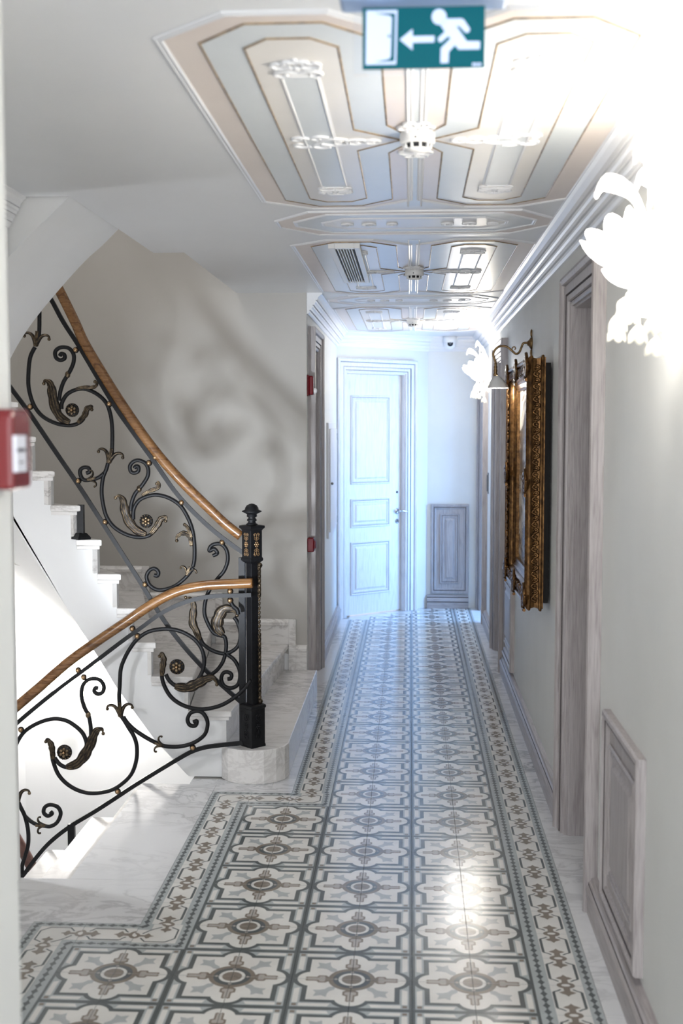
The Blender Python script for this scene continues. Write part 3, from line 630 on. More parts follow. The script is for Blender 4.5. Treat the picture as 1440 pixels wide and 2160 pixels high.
# ---- doorways
CAS = [(-.012, 0), (-.012, .012), (-.004, .018), (.004, .018), (.006, .014), (.010, .014), (.012, .026), (.034, .028), (.036, .022), (.040, .022), (.042, .032), (.078, .034), (.081, .028), (.084, .028), (.088, .044), (.104, .052), (.118, .048), (.118, 0)]
def doorway(root, x0, x1, h, depth, mat='wash', leaf_y=None, panels=None):
    m = MB(); moulding(m, [(x0, 0, 0), (x0, 0, h), (x1, 0, h), (x1, 0, 0)], CAS, (0, -1, 0)); k = len(CAS)
    for i in range(3):
        for q in (4, 9, 12): m.m[i*k+q] = 1
    m.build('door_casing', [mat, 'groove'], root)
    m = MB(); m.box((x0, 0, 0), (x0+.022, depth, h)); m.box((x1-.022, 0, 0), (x1, depth, h)); m.box((x0, 0, h-.022), (x1, depth, h)); m.build('door_lining', mat, root, .003)
    if leaf_y is None: return None
    a, b = x0+.025, x1-.025
    m = MB(); m.box((a, leaf_y, .008), (b, leaf_y+.04, h-.026)); leaf = m.build('door_leaf', mat, root, .002)
    return leaf
PAN = [(0, 0), (0, .006), (.006, .012), (.014, .010), (.017, .003), (.020, .003), (.022, .007), (.034, .009), (.040, .002), (.044, .002), (.044, 0)]
def raised_panel(name, parent, x0, x1, z0, z1, y, mat, field=.012):
    """closed moulding with a raised field inside, standing proud of plane y"""
    m = MB(); moulding(m, [(x0, y, z0), (x0, y, z1), (x1, y, z1), (x1, y, z0)], PAN, (0, -1, 0), True, side=-1); k = len(PAN)
    for i in range(4):
        for q in (4, 9): m.m[i*k+q] = 1
    e = .050; g = .018
    m.prism([(x0+.044, z0+.044), (x1-.044, z0+.044), (x1-.044, z1-.044), (x0+.044, z1-.044)], y-.002, y, 0, 'y')
    A = [(x0+e, y-.002, z0+e), (x1-e, y-.002, z0+e), (x1-e, y-.002, z1-e), (x0+e, y-.002, z1-e)]
    B = [(x0+e+g, y-field, z0+e+g), (x1-e-g, y-field, z0+e+g), (x1-e-g, y-field, z1-e-g), (x0+e+g, y-field, z1-e-g)]
    for i in range(4): m.poly([A[i], A[(i+1) % 4], B[(i+1) % 4], B[i]], 0)
    m.poly(B, 0)
    return m.build(name, [mat, 'groove'], parent)
# far door on the slanting wall
dr = empty('door_1', OB, OBA); struct(dr, 'whitewashed oak door with three raised panels in a moulded casing')
leaf = doorway(dr, DO[0], DO[1], DH, .12, 'dwash', .045)
for z0, z1 in ((.20, .72), (.86, 1.14), (1.28, 2.14)): raised_panel('panel', leaf, DO[0]+.10, DO[1]-.17, z0, z1, .045, 'dwash')
hx = DO[1]-.075
m = MB(); m.lathe([(.0, -.006), (.026, -.006), (.028, 0), (.026, .004)], (hx, .041, 1.0), 16, ax='y')
m.sweep(smooth_path([(hx, .04, 1.0), (hx, .0, 1.0), (hx+.02, -.012, 1.004), (hx+.06, -.014, 1.0), (hx+.10, -.012, .994)], 5), circ(10, .008), normal=(0, 0, 1)); m.ball((hx, 0, 1.0), .015, 10); m.build('door_handle', 'chrome', leaf)
m = MB(); m.lathe([(0, -.005), (.02, -.005), (.024, 0)], (hx, .042, .90), 14, ax='y'); m.box((hx-.003, .034, .89), (hx+.003, .038, .91), 1); m.build('lock_cylinder', ['chrome', 'dark'], leaf)
m = MB(); m.lathe([(0, -.004), (.010, -.004), (.012, 0)], (hx, .043, 1.19), 12, ax='y'); m.build('peep_hole', 'dark', leaf)
# right-hand doorways
for i, (dd, lab) in enumerate(((D1, 'deep whitewashed oak doorway between the wall lamp and the painting'), (D2, 'whitewashed oak doorway beyond the gilt-framed painting'), (D3, 'open doorway letting daylight in at the corridor end'))):
    r = on_right('door_%d' % (i+2), dd[1]); struct(r, lab)
    w = dd[1]-dd[0]
    lf = doorway(r, 0, w, DH, .15, 'wash', .105 if i < 2 else None)
    if lf:
        for z0, z1 in ((.20, .72), (.86, 1.14), (1.28, 2.14)): raised_panel('panel', lf, .12, w-.12, z0, z1, .105, 'wash')
        m = MB(); m.sweep([(w-.07, .105, 1.0), (w-.07, .07, 1.0), (w-.16, .065, 1.0)], circ(8, .008), normal=(0, 0, 1)); m.build('door_handle', 'chrome', lf)
r = on_left('door_5', DL[0]); struct(r, 'narrow grey oak doorway at the corner past the stairs'); w = DL[1]-DL[0]
lf = doorway(r, 0, w, DH+.03, .14, 'wash', .10)
for z0, z1 in ((.20, .72), (.86, 1.14), (1.28, 2.14)): raised_panel('panel', lf, .12, w-.12, z0, z1, .10, 'wash')

# ---- dado panels on the walls
def dado(frame_loc, rz, w, z0, z1, label):
    r = empty('dado_panel', (frame_loc[0], frame_loc[1], 0), rz); tag(r, label, 'wall panel')
    m = MB(); P2 = [(0, 0), (0, .022), (.004, .030), (.018, .032), (.024, .024), (.030, .024), (.032, .016), (.036, .016), (.038, .022), (.050, .018), (.056, .010), (.058, 0)]
    moulding(m, [(0, 0, z0), (0, 0, z1), (w, 0, z1), (w, 0, z0)], P2, (0, -1, 0), True, side=-1)
    for i in range(4):
        for q in (5, 6, 10): m.m[i*len(P2)+q] = 1
    m.build('panel_frame', ['wash', 'groove'], r)
    m = MB(); m.box((.05, -.010, z0+.05), (w-.05, 0, z1-.05)); m.build('panel_board', 'wash', r)
    raised_panel('raised_field', r, .095, w-.095, z0+.10, z1-.10, -.010, 'wash')
    return r
dado((XR, 4.19), -PI/2, .65, .16, .835, 'whitewashed oak dado panel between the large wall lamp and the deep doorway')
dado((XR, 8.78), -PI/2, .74, .16, .81, 'whitewashed oak dado panel on the wall under the painting')
dado((.205, YE), 0, .385, .15, 1.06, 'tall whitewashed dado panel on the end wall beside the far door')

# ============================================================ STAIRCASE
RH = .1785
NX = {1: -.63, 2: -.925, 3: -1.125, 4: -1.318, 5: -1.416, 6: -1.496, 7: -1.596, 8: -1.703, 9: -1.835, 10: -1.93, 11: -2.02, 12: -2.11, 13: -2.2}
ANG = {2: -3, 3: 6, 4: 15, 5: 24, 6: 33, 7: 42, 8: 50, 9: 58, 10: 66, 11: 74, 12: 82, 13: 88}
YI = 6.065                                              # open side of the flight
def outer(k, off=0):
    a = math.radians(ANG[k]); d = Vector((-math.sin(a), math.cos(a))); p = Vector((NX[k]+off, YI)); best = 9
    for (x0, y0), (x1, y1) in zip(wl, wl[1:]):
        e = Vector((x1-x0, y1-y0)); det = d.x*(-e.y)+e.x*d.y
        if abs(det) < 1e-9: continue
        t = ((x0-p.x)*(-e.y)+e.x*(y0-p.y))/det; u = (d.x*(y0-p.y)-d.y*(x0-p.x))/det
        if t > .05 and -.001 <= u <= 1.001: best = min(best, t)
    return p+d*(best-.004)
st = empty('staircase', (-1.2, 7.0, 0)); tag(st, 'white marble winding staircase rising behind the iron railing', 'staircase')
st.location = (0, 0, 0)
# rounded bottom step with its front facets
plan = [(-.632, 7.975), (-.632, 6.12)]+[(-.812+.178*math.cos(math.radians(-a)), 6.10+.165*math.sin(math.radians(-a))) for a in (0, 22, 45, 68, 90, 112, 135, 158, 180)]+[(-.99, 6.30), (-.98, 7.975)]
m = MB(); m.prism(plan, 0, RH); m.build('bottom_step', 'stairmarble', st, .004)
for k in range(2, 12):
    z = RH*k; a = math.radians(ANG[k]); d = Vector((-math.sin(a), math.cos(a))); fw = Vector((d.y, -d.x))      # fw points down the flight
    i0 = Vector((NX[k], YI)); o0 = outer(k)
    i1 = Vector((NX[k+1]-.03, YI)); o1 = outer(k+1, -.03)
    wallpts = [Vector(p) for p in wl if min(o0.x, o1.x) < p[0] < max(o0.x, o1.x) and p[0] < -2.45]
    wallpts = sorted(wallpts, key=lambda p: -p.x)
    front_i = Vector((NX[k], YI-.03)); tr = [front_i, o0]+wallpts+[o1, i1, Vector((i1.x, YI-.03))]
    m = MB(); m.prism([tuple(p) for p in tr], z-.032, z); t = m.build('tread', 'stairmarble', st, .006)
    m = MB(); sh = fw*.014
    m.prism([tuple(Vector((NX[k]-.014, YI-.018))), tuple(o0-sh)]+[tuple(o1), tuple(i1), (i1.x, YI-.018)], z-.052, z-.032); m.build('tread_moulding', 'stairmarble', t, .003)
    b0 = Vector((NX[k]-.032, YI)); b1 = o0-fw*.03
    m = MB(); m.prism([tuple(b0), tuple(b1), tuple(b1-fw*.02), tuple(b0-fw*.02)], z-RH+.001, z-.052); m.build('riser', 'stairmarble', st)
# stringer and soffit
low = [(-2.42, 1.98), (-2.25, 1.672), (-2.099, 1.397), (-1.963, 1.149), (-1.798, .895), (-1.675, .700), (-1.539, .473), (-1.343, .202), (-1.16, .0)]
topl = [(-.958, 0)]
for k in range(2, 12): topl += [(NX[k]-.033, RH*k-.034), (NX[k+1]-.033, RH*k-.034)]
topl += [(-2.42, RH*11-.034)]
m = MB(); m.prism(topl+low, YI, YI+.05, 0, 'y'); m.build('stringer', 'white', st)
zo = lambda x: .707-.536*(x+2.751)
rows = []
for (x, z), xo in zip(low, (-3.5, -3.25, -2.95, -2.72, -2.48, -2.3, -2.0, -1.6, -1.25)):
    yo = 7.972 if xo > -2.5 else 6.9+math.sqrt(max(0, 1.07**2-(min(2.5-xo, 3.569)-0-2.5+(-2.5+2.5))**2)) if False else (7.972 if xo > -2.5 else 6.9+math.sqrt(max(.0, 1.07**2-(-2.5-xo)**2)))
    rows.append([(x+(xo-x)*t, YI+.04+(yo-YI-.04)*t, z+(zo(xo)-z)*t) for t in (0, .2, .4, .6, .8, 1)])
m = MB(); m.grid(rows, 0, False, True); m.build('soffit', 'white', st)
# marble skirting along the wall
SK = [(0, 0), (0, .018), (.125, .018), (.130, .026), (.150, .026), (.165, .012), (.172, 0)]
prevx = -.70
for k in range(1, 6):
    xa = prevx; xb = max(outer(k+1).x, -2.45)
    z = RH*k; w = xa-xb
    if w < .02: break
    m = MB(); moulding(m, [(xb, 7.978, z), (xa, 7.978, z)], SK, (0, -1, 0)); 
    if k < 5: m.box((xb, 7.955, z), (xb+.05, 7.978, z+RH+.172))
    m.build('wall_skirting', 'stairmarble', st, .002); prevx = xb
m = MB(); m.box((XL-.001, 7.93, RH), (XL+.02, 8.05, RH+.16))

# flight going down from the landing
sd = empty('staircase', (0, 0, 0)); tag(sd, 'bright marble steps going down from the landing edge', 'staircase')
for k in range(1, 7):
    z = -RH*k; x1 = -1.375-.235*(k-1); x0 = x1-.265
    m = MB(); m.box((x0, 4.64, z-.035), (x1-.005, 5.92, z)); m.build('tread', 'stairmarble', sd, .005)
    m = MB(); m.box((x1-.03, 4.645, z+.001), (x1-.006, 5.90, z+RH-.036 if k > 1 else z+RH-.02)); m.build('riser', 'stairmarble', sd)
m = MB(); m.prism([(-1.375, -.2), (-1.375, -.40), (-2.9, -1.55), (-2.9, -1.3)], 4.66, 5.90, 0, 'y'); m.build('soffit', 'white', sd)
# spandrel and soffit of the flight above
su = empty('staircase', (0, 0, 0)); tag(su, 'smooth white curved underside of the flight overhead', 'staircase')
cur = [(-1.334, 2.735), (-1.412, 2.66), (-1.49, 2.593), (-1.603, 2.475), (-1.716, 2.346), (-1.796, 2.238), (-1.865, 2.119), (-1.95, 1.95), (-2.02, 1.75)]
cs = [tuple(p) for p in smooth_path([(x, 0, z) for x, z in cur], 4)]
m = MB(); m.prism([(x, z) for x, _, z in cs]+[(-2.3, 1.75), (-2.3, 2.5), (-1.9, 3.1), (-1.334, 3.1)], 4.64, 5.42, 0, 'y'); m.build('soffit', 'white', su)

# ============================================================ WROUGHT IRON
BAR = [(-.0105, -.0075), (.0105, -.0075), (.0105, .0075), (-.0105, .0075)]
def rail_point(Y, p, dy=0): return (p[0], Y+dy, p[1])
def rosette(parent, Y, c, r):
    m = MB(); m.lathe([(.0, -.004), (r*.9, -.010), (r, -.002), (r*.9, .012), (0, .014)], (c[0], Y, c[1]), 24, ax='y'); ro = m.build('rosette', 'iron', parent)
    for k in range(14):
        a = 2*PI*k/14
        if k == 0: rim = MB()
        rim.ball((c[0]+r*.86*math.cos(a), Y-.010, c[1]+r*.86*math.sin(a)), r*.12, 6)
    rim.build('beaded_rim', 'bronze', ro)
    for k in range(6):
        a = 2*PI*k/6+PI/6; m = MB(); m.ball((0, 0, 0), r*.30, 8, sc=(1, .45, .8))
        o = m.build('petal', 'bronze', ro); o.location = (c[0]+r*.44*math.cos(a), Y-.013, c[1]+r*.44*math.sin(a)); o.rotation_euler = (0, -a, 0)
    m = MB(); m.ball((c[0], Y-.018, c[1]), r*.2, 10); m.build('rosette_centre', 'brass', ro)
def leaf_mesh(pts, Y, w, tip):
    P = smooth_path([rail_point(Y, p) for p in pts], 8); n = len(P)-1; m = MB()
    sc = []
    for i in range(n+1):
        t = i/n; base = max(.16, (math.sin(PI*min(1, t*.9+.12))**.8))*(1-.45*t); base *= 1+.22*abs(math.sin(5*PI*t))
        sc.append((base, .55+.45*base))
    m.sweep(P, [(w*math.cos(2*PI*k/10), .010*math.sin(2*PI*k/10)) for k in range(10)], scale=sc)
    for s in (-.55, 0, .55):                                        # veins
        Q = []
        for i, p in enumerate(P):
            t = (P[min(i+1, n)]-P[max(i-1, 0)]).normalized(); a = Vector((0, 1, 0)).cross(t).normalized()
            Q.append(p+a*(s*w*sc[i][0])+Vector((0, -.009*sc[i][1]*(1 if s == 0 else .85), 0)))
        m.sweep(Q, circ(6, .0032), mi=1, scale=[1.2-.6*i/n for i in range(n+1)])
    m.ball((tip[0], Y-.002, tip[1]), .0095, 10, mi=1)
    return m
def fleur(parent, Y, c, d, s):
    c = Vector((c[0], 0, c[1])); d = (Vector((d[0], 0, d[1]))-c).normalized(); n = Vector((d.z, 0, -d.x)); L = lambda u, v: tuple(c+d*(u*s)+n*(v*s)+Vector((0, Y, 0)))
    m = MB()
    for sg in (-1, 1):
        pts = smooth_path([L(-.05, 0), L(.25, sg*.12), L(.55, sg*.30), (L(.68, sg*.55)), L(.62, sg*.78), L(.45, sg*.86)], 5); k = len(pts)
        m.sweep(pts, [(s*.15*math.cos(2*PI*q/8), .010*math.sin(2*PI*q/8)) for q in range(8)], scale=[(1.1-.75*i/(k-1), 1-.4*i/(k-1)) for i in range(k)])
        m.ball(L(.45, sg*.82), s*.12, 8, 1)
        m.sweep([Vector(p)+Vector((0, -.010, 0)) for p in pts], circ(6, .003), mi=1, scale=[1.1-.5*i/(k-1) for i in range(k)])
    pts = smooth_path([L(-.05, 0), L(.3, 0), L(.7, .02), L(.85, 0)], 4); k = len(pts)
    m.sweep(pts, [(s*.17*math.cos(2*PI*q/8), .013*math.sin(2*PI*q/8)) for q in range(8)], scale=[1-.65*i/(k-1) for i in range(k)])
    for sg in (-1, 0, 1): m.sweep([Vector(p)+Vector((0, -.012, 0))+n*(sg*s*.07) for p in pts], circ(6, .0028), mi=1)
    f_ = m.build('leaf_cup', ['bronze_dark', 'bronze'], parent)
    m = MB(); m.sweep([L(-.14, 0), L(-.07, 0), L(0, 0), L(.07, 0)], circ(10, s*.17, .013), scale=[.7, 1.05, 1.05, .7]); m.build('collar', 'bronze', f_)
M['bronze_dark'] = noisy('dark_rubbed_bronze', [(.35, (26, 24, 24)), (.62, (60, 52, 43)), (.82, (104, 90, 72))], nscale=40, rough=.36, metal=.6)
def railing(D, Y, label, hand_r):
    r = empty('stair_railing', (0, 0, 0)); tag(r, label, 'railing')
    HS = [(.029*math.cos(a), .026*math.sin(a)) for a in [2*PI*k/20 for k in range(20)]]
    HS = [(u*(1.0 if u > -.012 else .78), v) for u, v in HS]
    m = MB(); m.sweep(smooth_path([rail_point(Y, p) for p in D['hand']], 6), [(v_, w_) for v_, w_ in HS]); m.build('handrail', 'oak', r)
    for nm, p in D['bars']:
        m = MB(); m.sweep(smooth_path([rail_point(Y, q) for q in p], 6), BAR, smooth=False); m.build(nm, 'iron', r)
    for p in D['scroll']:
        P = smooth_path([rail_point(Y, q) for q in p], 7); n = len(P)
        m = MB(); m.sweep(P, [(.0106*math.cos(2*PI*k/8+PI/8), .0106*math.sin(2*PI*k/8+PI/8)) for k in range(8)]); m.build('scroll', 'iron', r)
    for w, tip, p in D['leaf']: leaf_mesh(p+[tip], Y-.004, w*1.15, tip).build('acanthus_leaf', ['bronze_dark', 'bronze'], r)
    for c, d, s in D['fleur']: fleur(r, Y, c, d, s*1.45)
    for c, rr in D['rosette']: rosette(r, Y-.012, c, rr)
    for c in D['bead']: m = MB(); m.ball((c[0], Y, c[1]), .015, 12, sc=(.95, .95, 1.25)); m.build('bead', 'bronze', r)
    for c in D['ball']:
        m = MB(); m.ball((c[0], Y, c[1]), .0165, 12, sc=(1, .8, 1)); m.ball((c[0], Y-.008, c[1]), .0125, 12, mi=1); m.build('knob', ['iron', 'brass'], r)
    return r
ru = railing(UPPER_RAIL, 6.06, 'black scrolled iron railing with oak handrail climbing the winding stairs', .03)
m = MB(); m.box((-1.727, 6.045, RH*7+.03), (-1.695, 6.077, 1.43)); m.lathe([(.052, 0), (.052, .010), (.030, .032), (.022, .034)], (-1.711, 6.06, RH*7+.001), 4, smooth=False); m.build('rail_post', 'iron', ru)
rl = railing(LOWER_RAIL, 5.97, 'black scrolled iron railing with oak handrail descending from the newel', .03)
m = MB(); m.box((-1.778, 5.957, -RH*2+.0), (-1.744, 5.985, -.235)); m.build('rail_post', 'iron', rl)
m = MB(); m.box((-.884, 6.035, RH+.002), (-.852, 6.075, 1.16)); m.build('end_post', 'iron', ru)

# newel post
nw = empty('newel_post', (-.812, 6.03, RH), PI/4+.02); tag(nw, 'black iron newel post with turned finial and gilt floral panels', 'newel post')
def sq(h, a): return [(-h, -h, a), (h, -h, a), (h, h, a), (-h, h, a)]
def sqlathe(name, prof, mat='iron'):
    m = MB(); m.grid([sq(h, z) for h, z in prof], 0, True, False, True); return m.build(name, mat, nw, .002)
base = sqlathe('base_block', [(.047, 0), (.047, .012), (.0445, .016), (.0445, .20), (.049, .205), (.049, .218), (.040, .224)])
sqlathe('shaft', [(.0225, .22), (.0225, .965)])
top = sqlathe('upper_block', [(.024, .955), (.032, .962), (.041, .97), (.041, .982), (.037, .988), (.037, 1.125), (.041, 1.132), (.0475, 1.138), (.0475, 1.150), (.03, 1.154)])
m = MB(); m.lathe([(.030, 1.152), (.030, 1.158), (.022, 1.163), (.018, 1.170), (.026, 1.176), (.024, 1.182), (.017, 1.190), (.027, 1.197), (.025, 1.207), (.032, 1.212), (.052, 1.222), (.050, 1.226), (.036, 1.232), (.034, 1.242), (.026, 1.254), (.012, 1.261), (.002, 1.263)], (0, 0, 0), 28); m.build('finial', 'iron', nw)
def floral(parent, face, h, z0, z1, mat, w):
    """small raised floral panel on one face of a block"""
    m = MB(); zc = (z0+z1)/2; H = (z1-z0)/2
    F = (lambda u, z, d=0: (u, -h-d, z)) if face == 0 else (lambda u, z, d=0: (-h-d, u, z)) if face == 1 else (lambda u, z, d=0: (h+d, u, z))
    nrm = {0: (0, -1, 0), 1: (-1, 0, 0), 2: (1, 0, 0)}[face]
    for k in range(6):
        a = 2*PI*k/6; m.ball(F(w*.42*math.cos(a), zc+w*.42*math.sin(a), .001), w*.2, 6)
    m.ball(F(0, zc, .002), w*.22, 8)
    for s in (-1, 1):
        m.sweep([F(0, zc+s*w*.6, .001), F(0, zc+s*H*.8, .001)], circ(6, w*.10), normal=nrm)
        for t in (-1, 1):
            for z in (.42, .58): m.sweep(smooth_path([F(0, zc+s*H*(z-.08), .001), F(t*w*.35, zc+s*H*z, .001), F(t*w*.6, zc+s*H*(z+.1), .001)], 4), circ(6, w*.09), normal=nrm)
            m.sweep(smooth_path([F(0, zc+s*H*.75, .001), F(t*w*.3, zc+s*H*.95, .001), F(t*w*.62, zc+s*H*.88, .001), F(t*w*.5, zc+s*H*.74, .001)], 4), circ(6, w*.12), normal=nrm)
    return m.build('floral_panel', mat, parent)
for fc in (0, 1): floral(top, fc, .037, .995, 1.115, 'brass', .026); floral(base, fc, .0445, .045, .175, 'iron', .026)
m = MB()                                                            # garland down the shaft edge
for k in range(30):
    z = .93-.68*k/29; big = 1.0 if k < 7 else (.55 if k < 15 else .9)
    m.ball((.026, -.024, z), .0085*big+.003, 7, sc=(1, 1, 1.3))
    for s in (-1, 1): m.ball((.026+s*.006*big, -.024-abs(s)*.004+s*.006*big, z+.006), .0065*big+.002, 6, sc=(1, 1, 1.5))
m.ball((.028, -.026, .945), .016, 8); m.ball((.028, -.026, .235), .015, 8); m.build('garland', 'bronze', nw)
nw.location.z = RH

# handrail of the flight further down, seen through the well
lr = empty('stair_railing', (0, 0, 0)); tag(lr, 'dark wooden handrail deep in the stairwell below', 'railing')
m = MB(); m.sweep(smooth_path([(-2.75, 6.85, -.02), (-2.38, 6.82, -.575), (-2.2, 6.8, -.88), (-1.95, 6.8, -1.3), (-1.6, 6.8, -1.8)], 5), [(.034*math.cos(2*PI*k/16), .03*math.sin(2*PI*k/16)) for k in range(16)]); m.build('handrail', 'darkwood', lr)
m = MB(); m.sweep(smooth_path([(-2.83, 6.85, -.10), (-2.46, 6.82, -.64), (-2.28, 6.8, -.94), (-2.03, 6.8, -1.36), (-1.68, 6.8, -1.86)], 5), BAR); m.build('top_rail', 'iron', lr)
for x, z in ((-2.6, -.4), (-2.2, -1.0), (-1.8, -1.6)):
    m = MB(); m.box((x-.012, 6.79, -3.0), (x+.012, 6.814, z)); m.build('rail_post', 'iron', lr)

# ============================================================ THINGS ON WALLS AND CEILING
# exit sign hung from the ceiling
ex = empty('exit_sign', (.022, 2.40, 2.53)); tag(ex, 'green hanging exit sign with running figure, arrow and door', 'exit sign')
m = MB(); m.box((-.165, -.035, .130), (.165, .045, .198)); m.build('sign_housing', 'housing', ex, .008)
m = MB(); m.box((-.138, .004, -.002), (.138, .010, .132)); m.build('acrylic_plate', 'acrylic', ex)
m = MB(); m.box((-.120, -.001, .007), (.120, .0035, .125)); pl = m.build('sign_panel', 'sign_green', ex)
def S(x, y): return (-.120+(x-197)/1080*.240, .125-(y-75)/533*.118)       # drawing units of the sign face
def sign(name, polys):
    m = MB()
    for p in polys: m.prism([S(*q) for q in p], -.0025, -.0008, 0, 'y')
    return m.build(name, 'sign_white', pl)
m = MB()
for p in ([(230, 100), (505, 100), (495, 570), (225, 570)],): m.prism([S(*q) for q in p], -.0018, -.0008, 0, 'y')
dfr = m.build('door_symbol', 'sign_white', pl)
m = MB(); m.prism([S(*q) for q in [(300, 124), (487, 128), (480, 545), (300, 548), (430, 525), (447, 505), (457, 165), (440, 148)]], -.0024, -.0018, 0, 'y'); m.prism([S(*q) for q in [(422, 312), (440, 312), (440, 338), (422, 338)]], -.0024, -.0018, 0, 'y'); m.build('door_gap', 'sign_green', dfr)
sign('arrow', [[(527, 357), (640, 268), (640, 330), (832, 330), (832, 385), (640, 385), (640, 450)]])
sign('running_figure', [[(873+65*math.cos(2*PI*k/24), 166+68*math.sin(2*PI*k/24)) for k in range(24)],
  [(880, 230), (935, 185), (1070, 185), (1090, 195), (1145, 275), (1140, 300), (1110, 310), (1050, 248), (1025, 248), (1118, 382), (1235, 385), (1233, 452), (1045, 452), (1015, 412), (960, 470), (957, 567), (888, 567), (890, 440), (975, 355), (957, 333), (890, 387), (866, 375), (866, 350), (925, 295)]])
m = MB()
for k, (a, b) in enumerate(((1168, 1190), (1193, 1208), (1214, 1226), (1229, 1246))): m.prism([S(a, 572), S(b, 572), S(b, 596), S(a, 596)], -.0025, -.0008, 0, 'y')
m.build('maker_mark', 'sign_white', pl)

# smoke detectors
def smoke(y, label):
    r = empty('smoke_detector', (.017, y, ZC)); tag(r, label, 'smoke detector', 'smoke detectors along the corridor ceiling')
    m = MB(); m.lathe([(.030, 0), (.053, -.002), (.054, -.006), (.054, -.030), (.050, -.038)], (0, 0, 0), 32); m.build('detector_base', 'plastic', r)
    m = MB(); m.lathe([(.041, -.036), (.037, -.050)], (0, 0, 0), 24); m.build('sensor_chamber', 'dark', r)
    m = MB(); m.lathe([(.036, -.049), (.034, -.056), (.012, -.060), (.002, -.060)], (0, 0, 0), 28); m.build('detector_cap', 'plastic', r)
    for k in range(10):
        a = 2*PI*k/10+.2; m = MB(); m.box((-.0035, -.004, -.052), (.0035, .008, -.034)); o = m.build('rib', 'plastic', r); o.location = (.040*math.sin(a), -.040*math.cos(a), 0); o.rotation_euler = (0, 0, a)
    m = MB(); m.ball((-.006, -.0535, -.026), .003, 8); m.build('indicator', 'dark', r)
smoke(3.70, 'round white smoke detector on the ceiling just behind the exit sign')
smoke(6.86, 'round white smoke detector beside the ceiling air vent')
smoke(10.03, 'round white smoke detector on the ceiling before the far door')

# air vent
av = empty('air_vent', (-.33, 6.56, ZC-.012)); tag(av, 'white slotted air vent set in the ceiling panel', 'air vent')
m = MB()
for a, b in (((-.078, -.70), (-.046, .70)), ((.050, -.70), (.078, .70)), ((-.046, -.70), (.050, -.665)), ((-.046, .665), (.050, .70))): m.box((a[0], a[1], -.014), (b[0], b[1], .0115))
m.build('vent_frame', 'plastic', av, .003)
m = MB(); m.box((-.046, -.665, -.003), (.050, .665, -.001)); m.build('vent_recess', 'dark', av)
for k in range(6):
    x = -.046+.096*(k+1)/7; m = MB(); m.prism([(x-.0035, -.013), (x+.001, -.013), (x+.0035, -.004), (x-.001, -.004)], -.665, .665, 0, 'y'); m.build('slat', 'plastic', av)

# dome camera at the end crown
cc = empty('security_camera', (.385, 11.86, 2.665)); tag(cc, 'small white dome security camera at the far crown moulding', 'security camera')
m = MB(); m.lathe([(.070, .064), (.070, .02), (.064, 0)], (0, 0, 0), 24); m.build('camera_base', 'plastic', cc)
m = MB(); m.ball((0, 0, 0), .062, 20); m.build('camera_dome', 'plastic', cc)
m = MB(); m.lathe([(.001, -.064), (.026, -.060), (.030, -.046)], (0, 0, -.008), 20, ax='y'); ln = m.build('lens_ring', 'dark', cc)
m = MB(); m.ball((0, -.062, -.008), .012, 10); m.build('lens', 'steel', ln)

# red fire devices
def alarm(name, loc, size, label, cat, mat):
    r = empty(name, loc, PI/2); tag(r, label, cat); w, h, d = size
    return r
r = alarm('fire_call_point', (-.71, 2.0, 1.725), 0*Vector((1, 1, 1)), 'red fire call point with printed label on the pale wall corner', 'fire alarm', 'red')
m = MB(); m.prism([(-.05, 0), (.05, 0), (.05, .125), (.04, .137), (-.04, .137), (-.05, .125)], -.045, 0, 0, 'y'); m.build('call_point_body', 'redold', r, .012)
m = MB(); m.prism([(-.045, .030), (.008, .030), (.008, .092), (-.045, .092)], -.050, -.044, 0, 'y'); lb = m.build('label_plate', 'label', r)
m = MB(); m.prism([(-.040, .064), (.0, .064), (.0, .070), (-.040, .070)], -.0510, -.0499, 0, 'y'); m.prism([(-.030, .045), (-.01, .045), (-.01, .048), (-.030, .048)], -.0510, -.0499, 0, 'y'); m.build('print', 'ink', lb)
m = MB(); m.box((.008, -.049, .028), (.014, -.04, .094)); m.build('label_edge', 'dark', r)
r = empty('fire_sounder', (XL, 8.05, 2.045), PI/2); tag(r, 'dark red fire alarm sounder high beside the narrow doorway', 'fire alarm')
m = MB(); m.box((-.045, -.012, 0), (.045, 0, .140)); m.build('back_plate', 'red', r, .003)
m = MB(); m.box((-.038, -.042, .006), (.038, -.012, .134)); m.build('sounder_body', 'red', r, .008)
m = MB(); m.ball((.0, -.048, .034), .020, 12, sc=(1, .9, 1)); m.build('strobe_lens', 'acrylic2', r) if False else m.build('strobe_lens', 'plastic', r)
r = empty('fire_call_point', (XL, 8.05, .985), PI/2); tag(r, 'square red fire call point low beside the narrow doorway', 'fire alarm')
m = MB(); m.box((-.048, -.045, 0), (.048, 0, .096)); m.build('call_point_body', 'red', r, .006)
m = MB(); m.box((-.030, -.056, .022), (.030, -.045, .074)); m.build('press_plate', 'red', r, .003)

# wall cabinet and switches
r = on_left('wall_cabinet', 9.86); tag(r, 'shallow pale oak cabinet door on the left corridor wall', 'cabinet')
m = MB(); m.box((0, -.02, .90), (.95, 0, 1.87)); m.build('cabinet_frame', 'dwash', r, .003)
m = MB(); m.box((.05, -.032, .95), (.90, -.02, 1.82)); d = m.build('cabinet_door', 'dwash', r, .003)
m = MB(); m.ball((.10, -.042, 1.36), .012, 10); m.build('knob', 'steel', d)
for z in (1.00, 1.75):
    m = MB(); m.box((.895, -.036, z-.03), (.915, -.018, z+.03)); m.build('hinge', 'steel', d)
def switch(frame, label):
    tag(frame, label, 'light switch')
    m = MB(); m.box((-.045, -.010, 1.23), (.045, 0, 1.42)); p = m.build('switch_plate', 'steel', frame, .002)
    m = MB(); m.box((-.032, -.014, 1.25), (.032, -.010, 1.40)); m.build('glass_face', 'dark', p)
switch(on_left('light_switch', 11.02), 'tall slim wall switch beside the far slanting door')
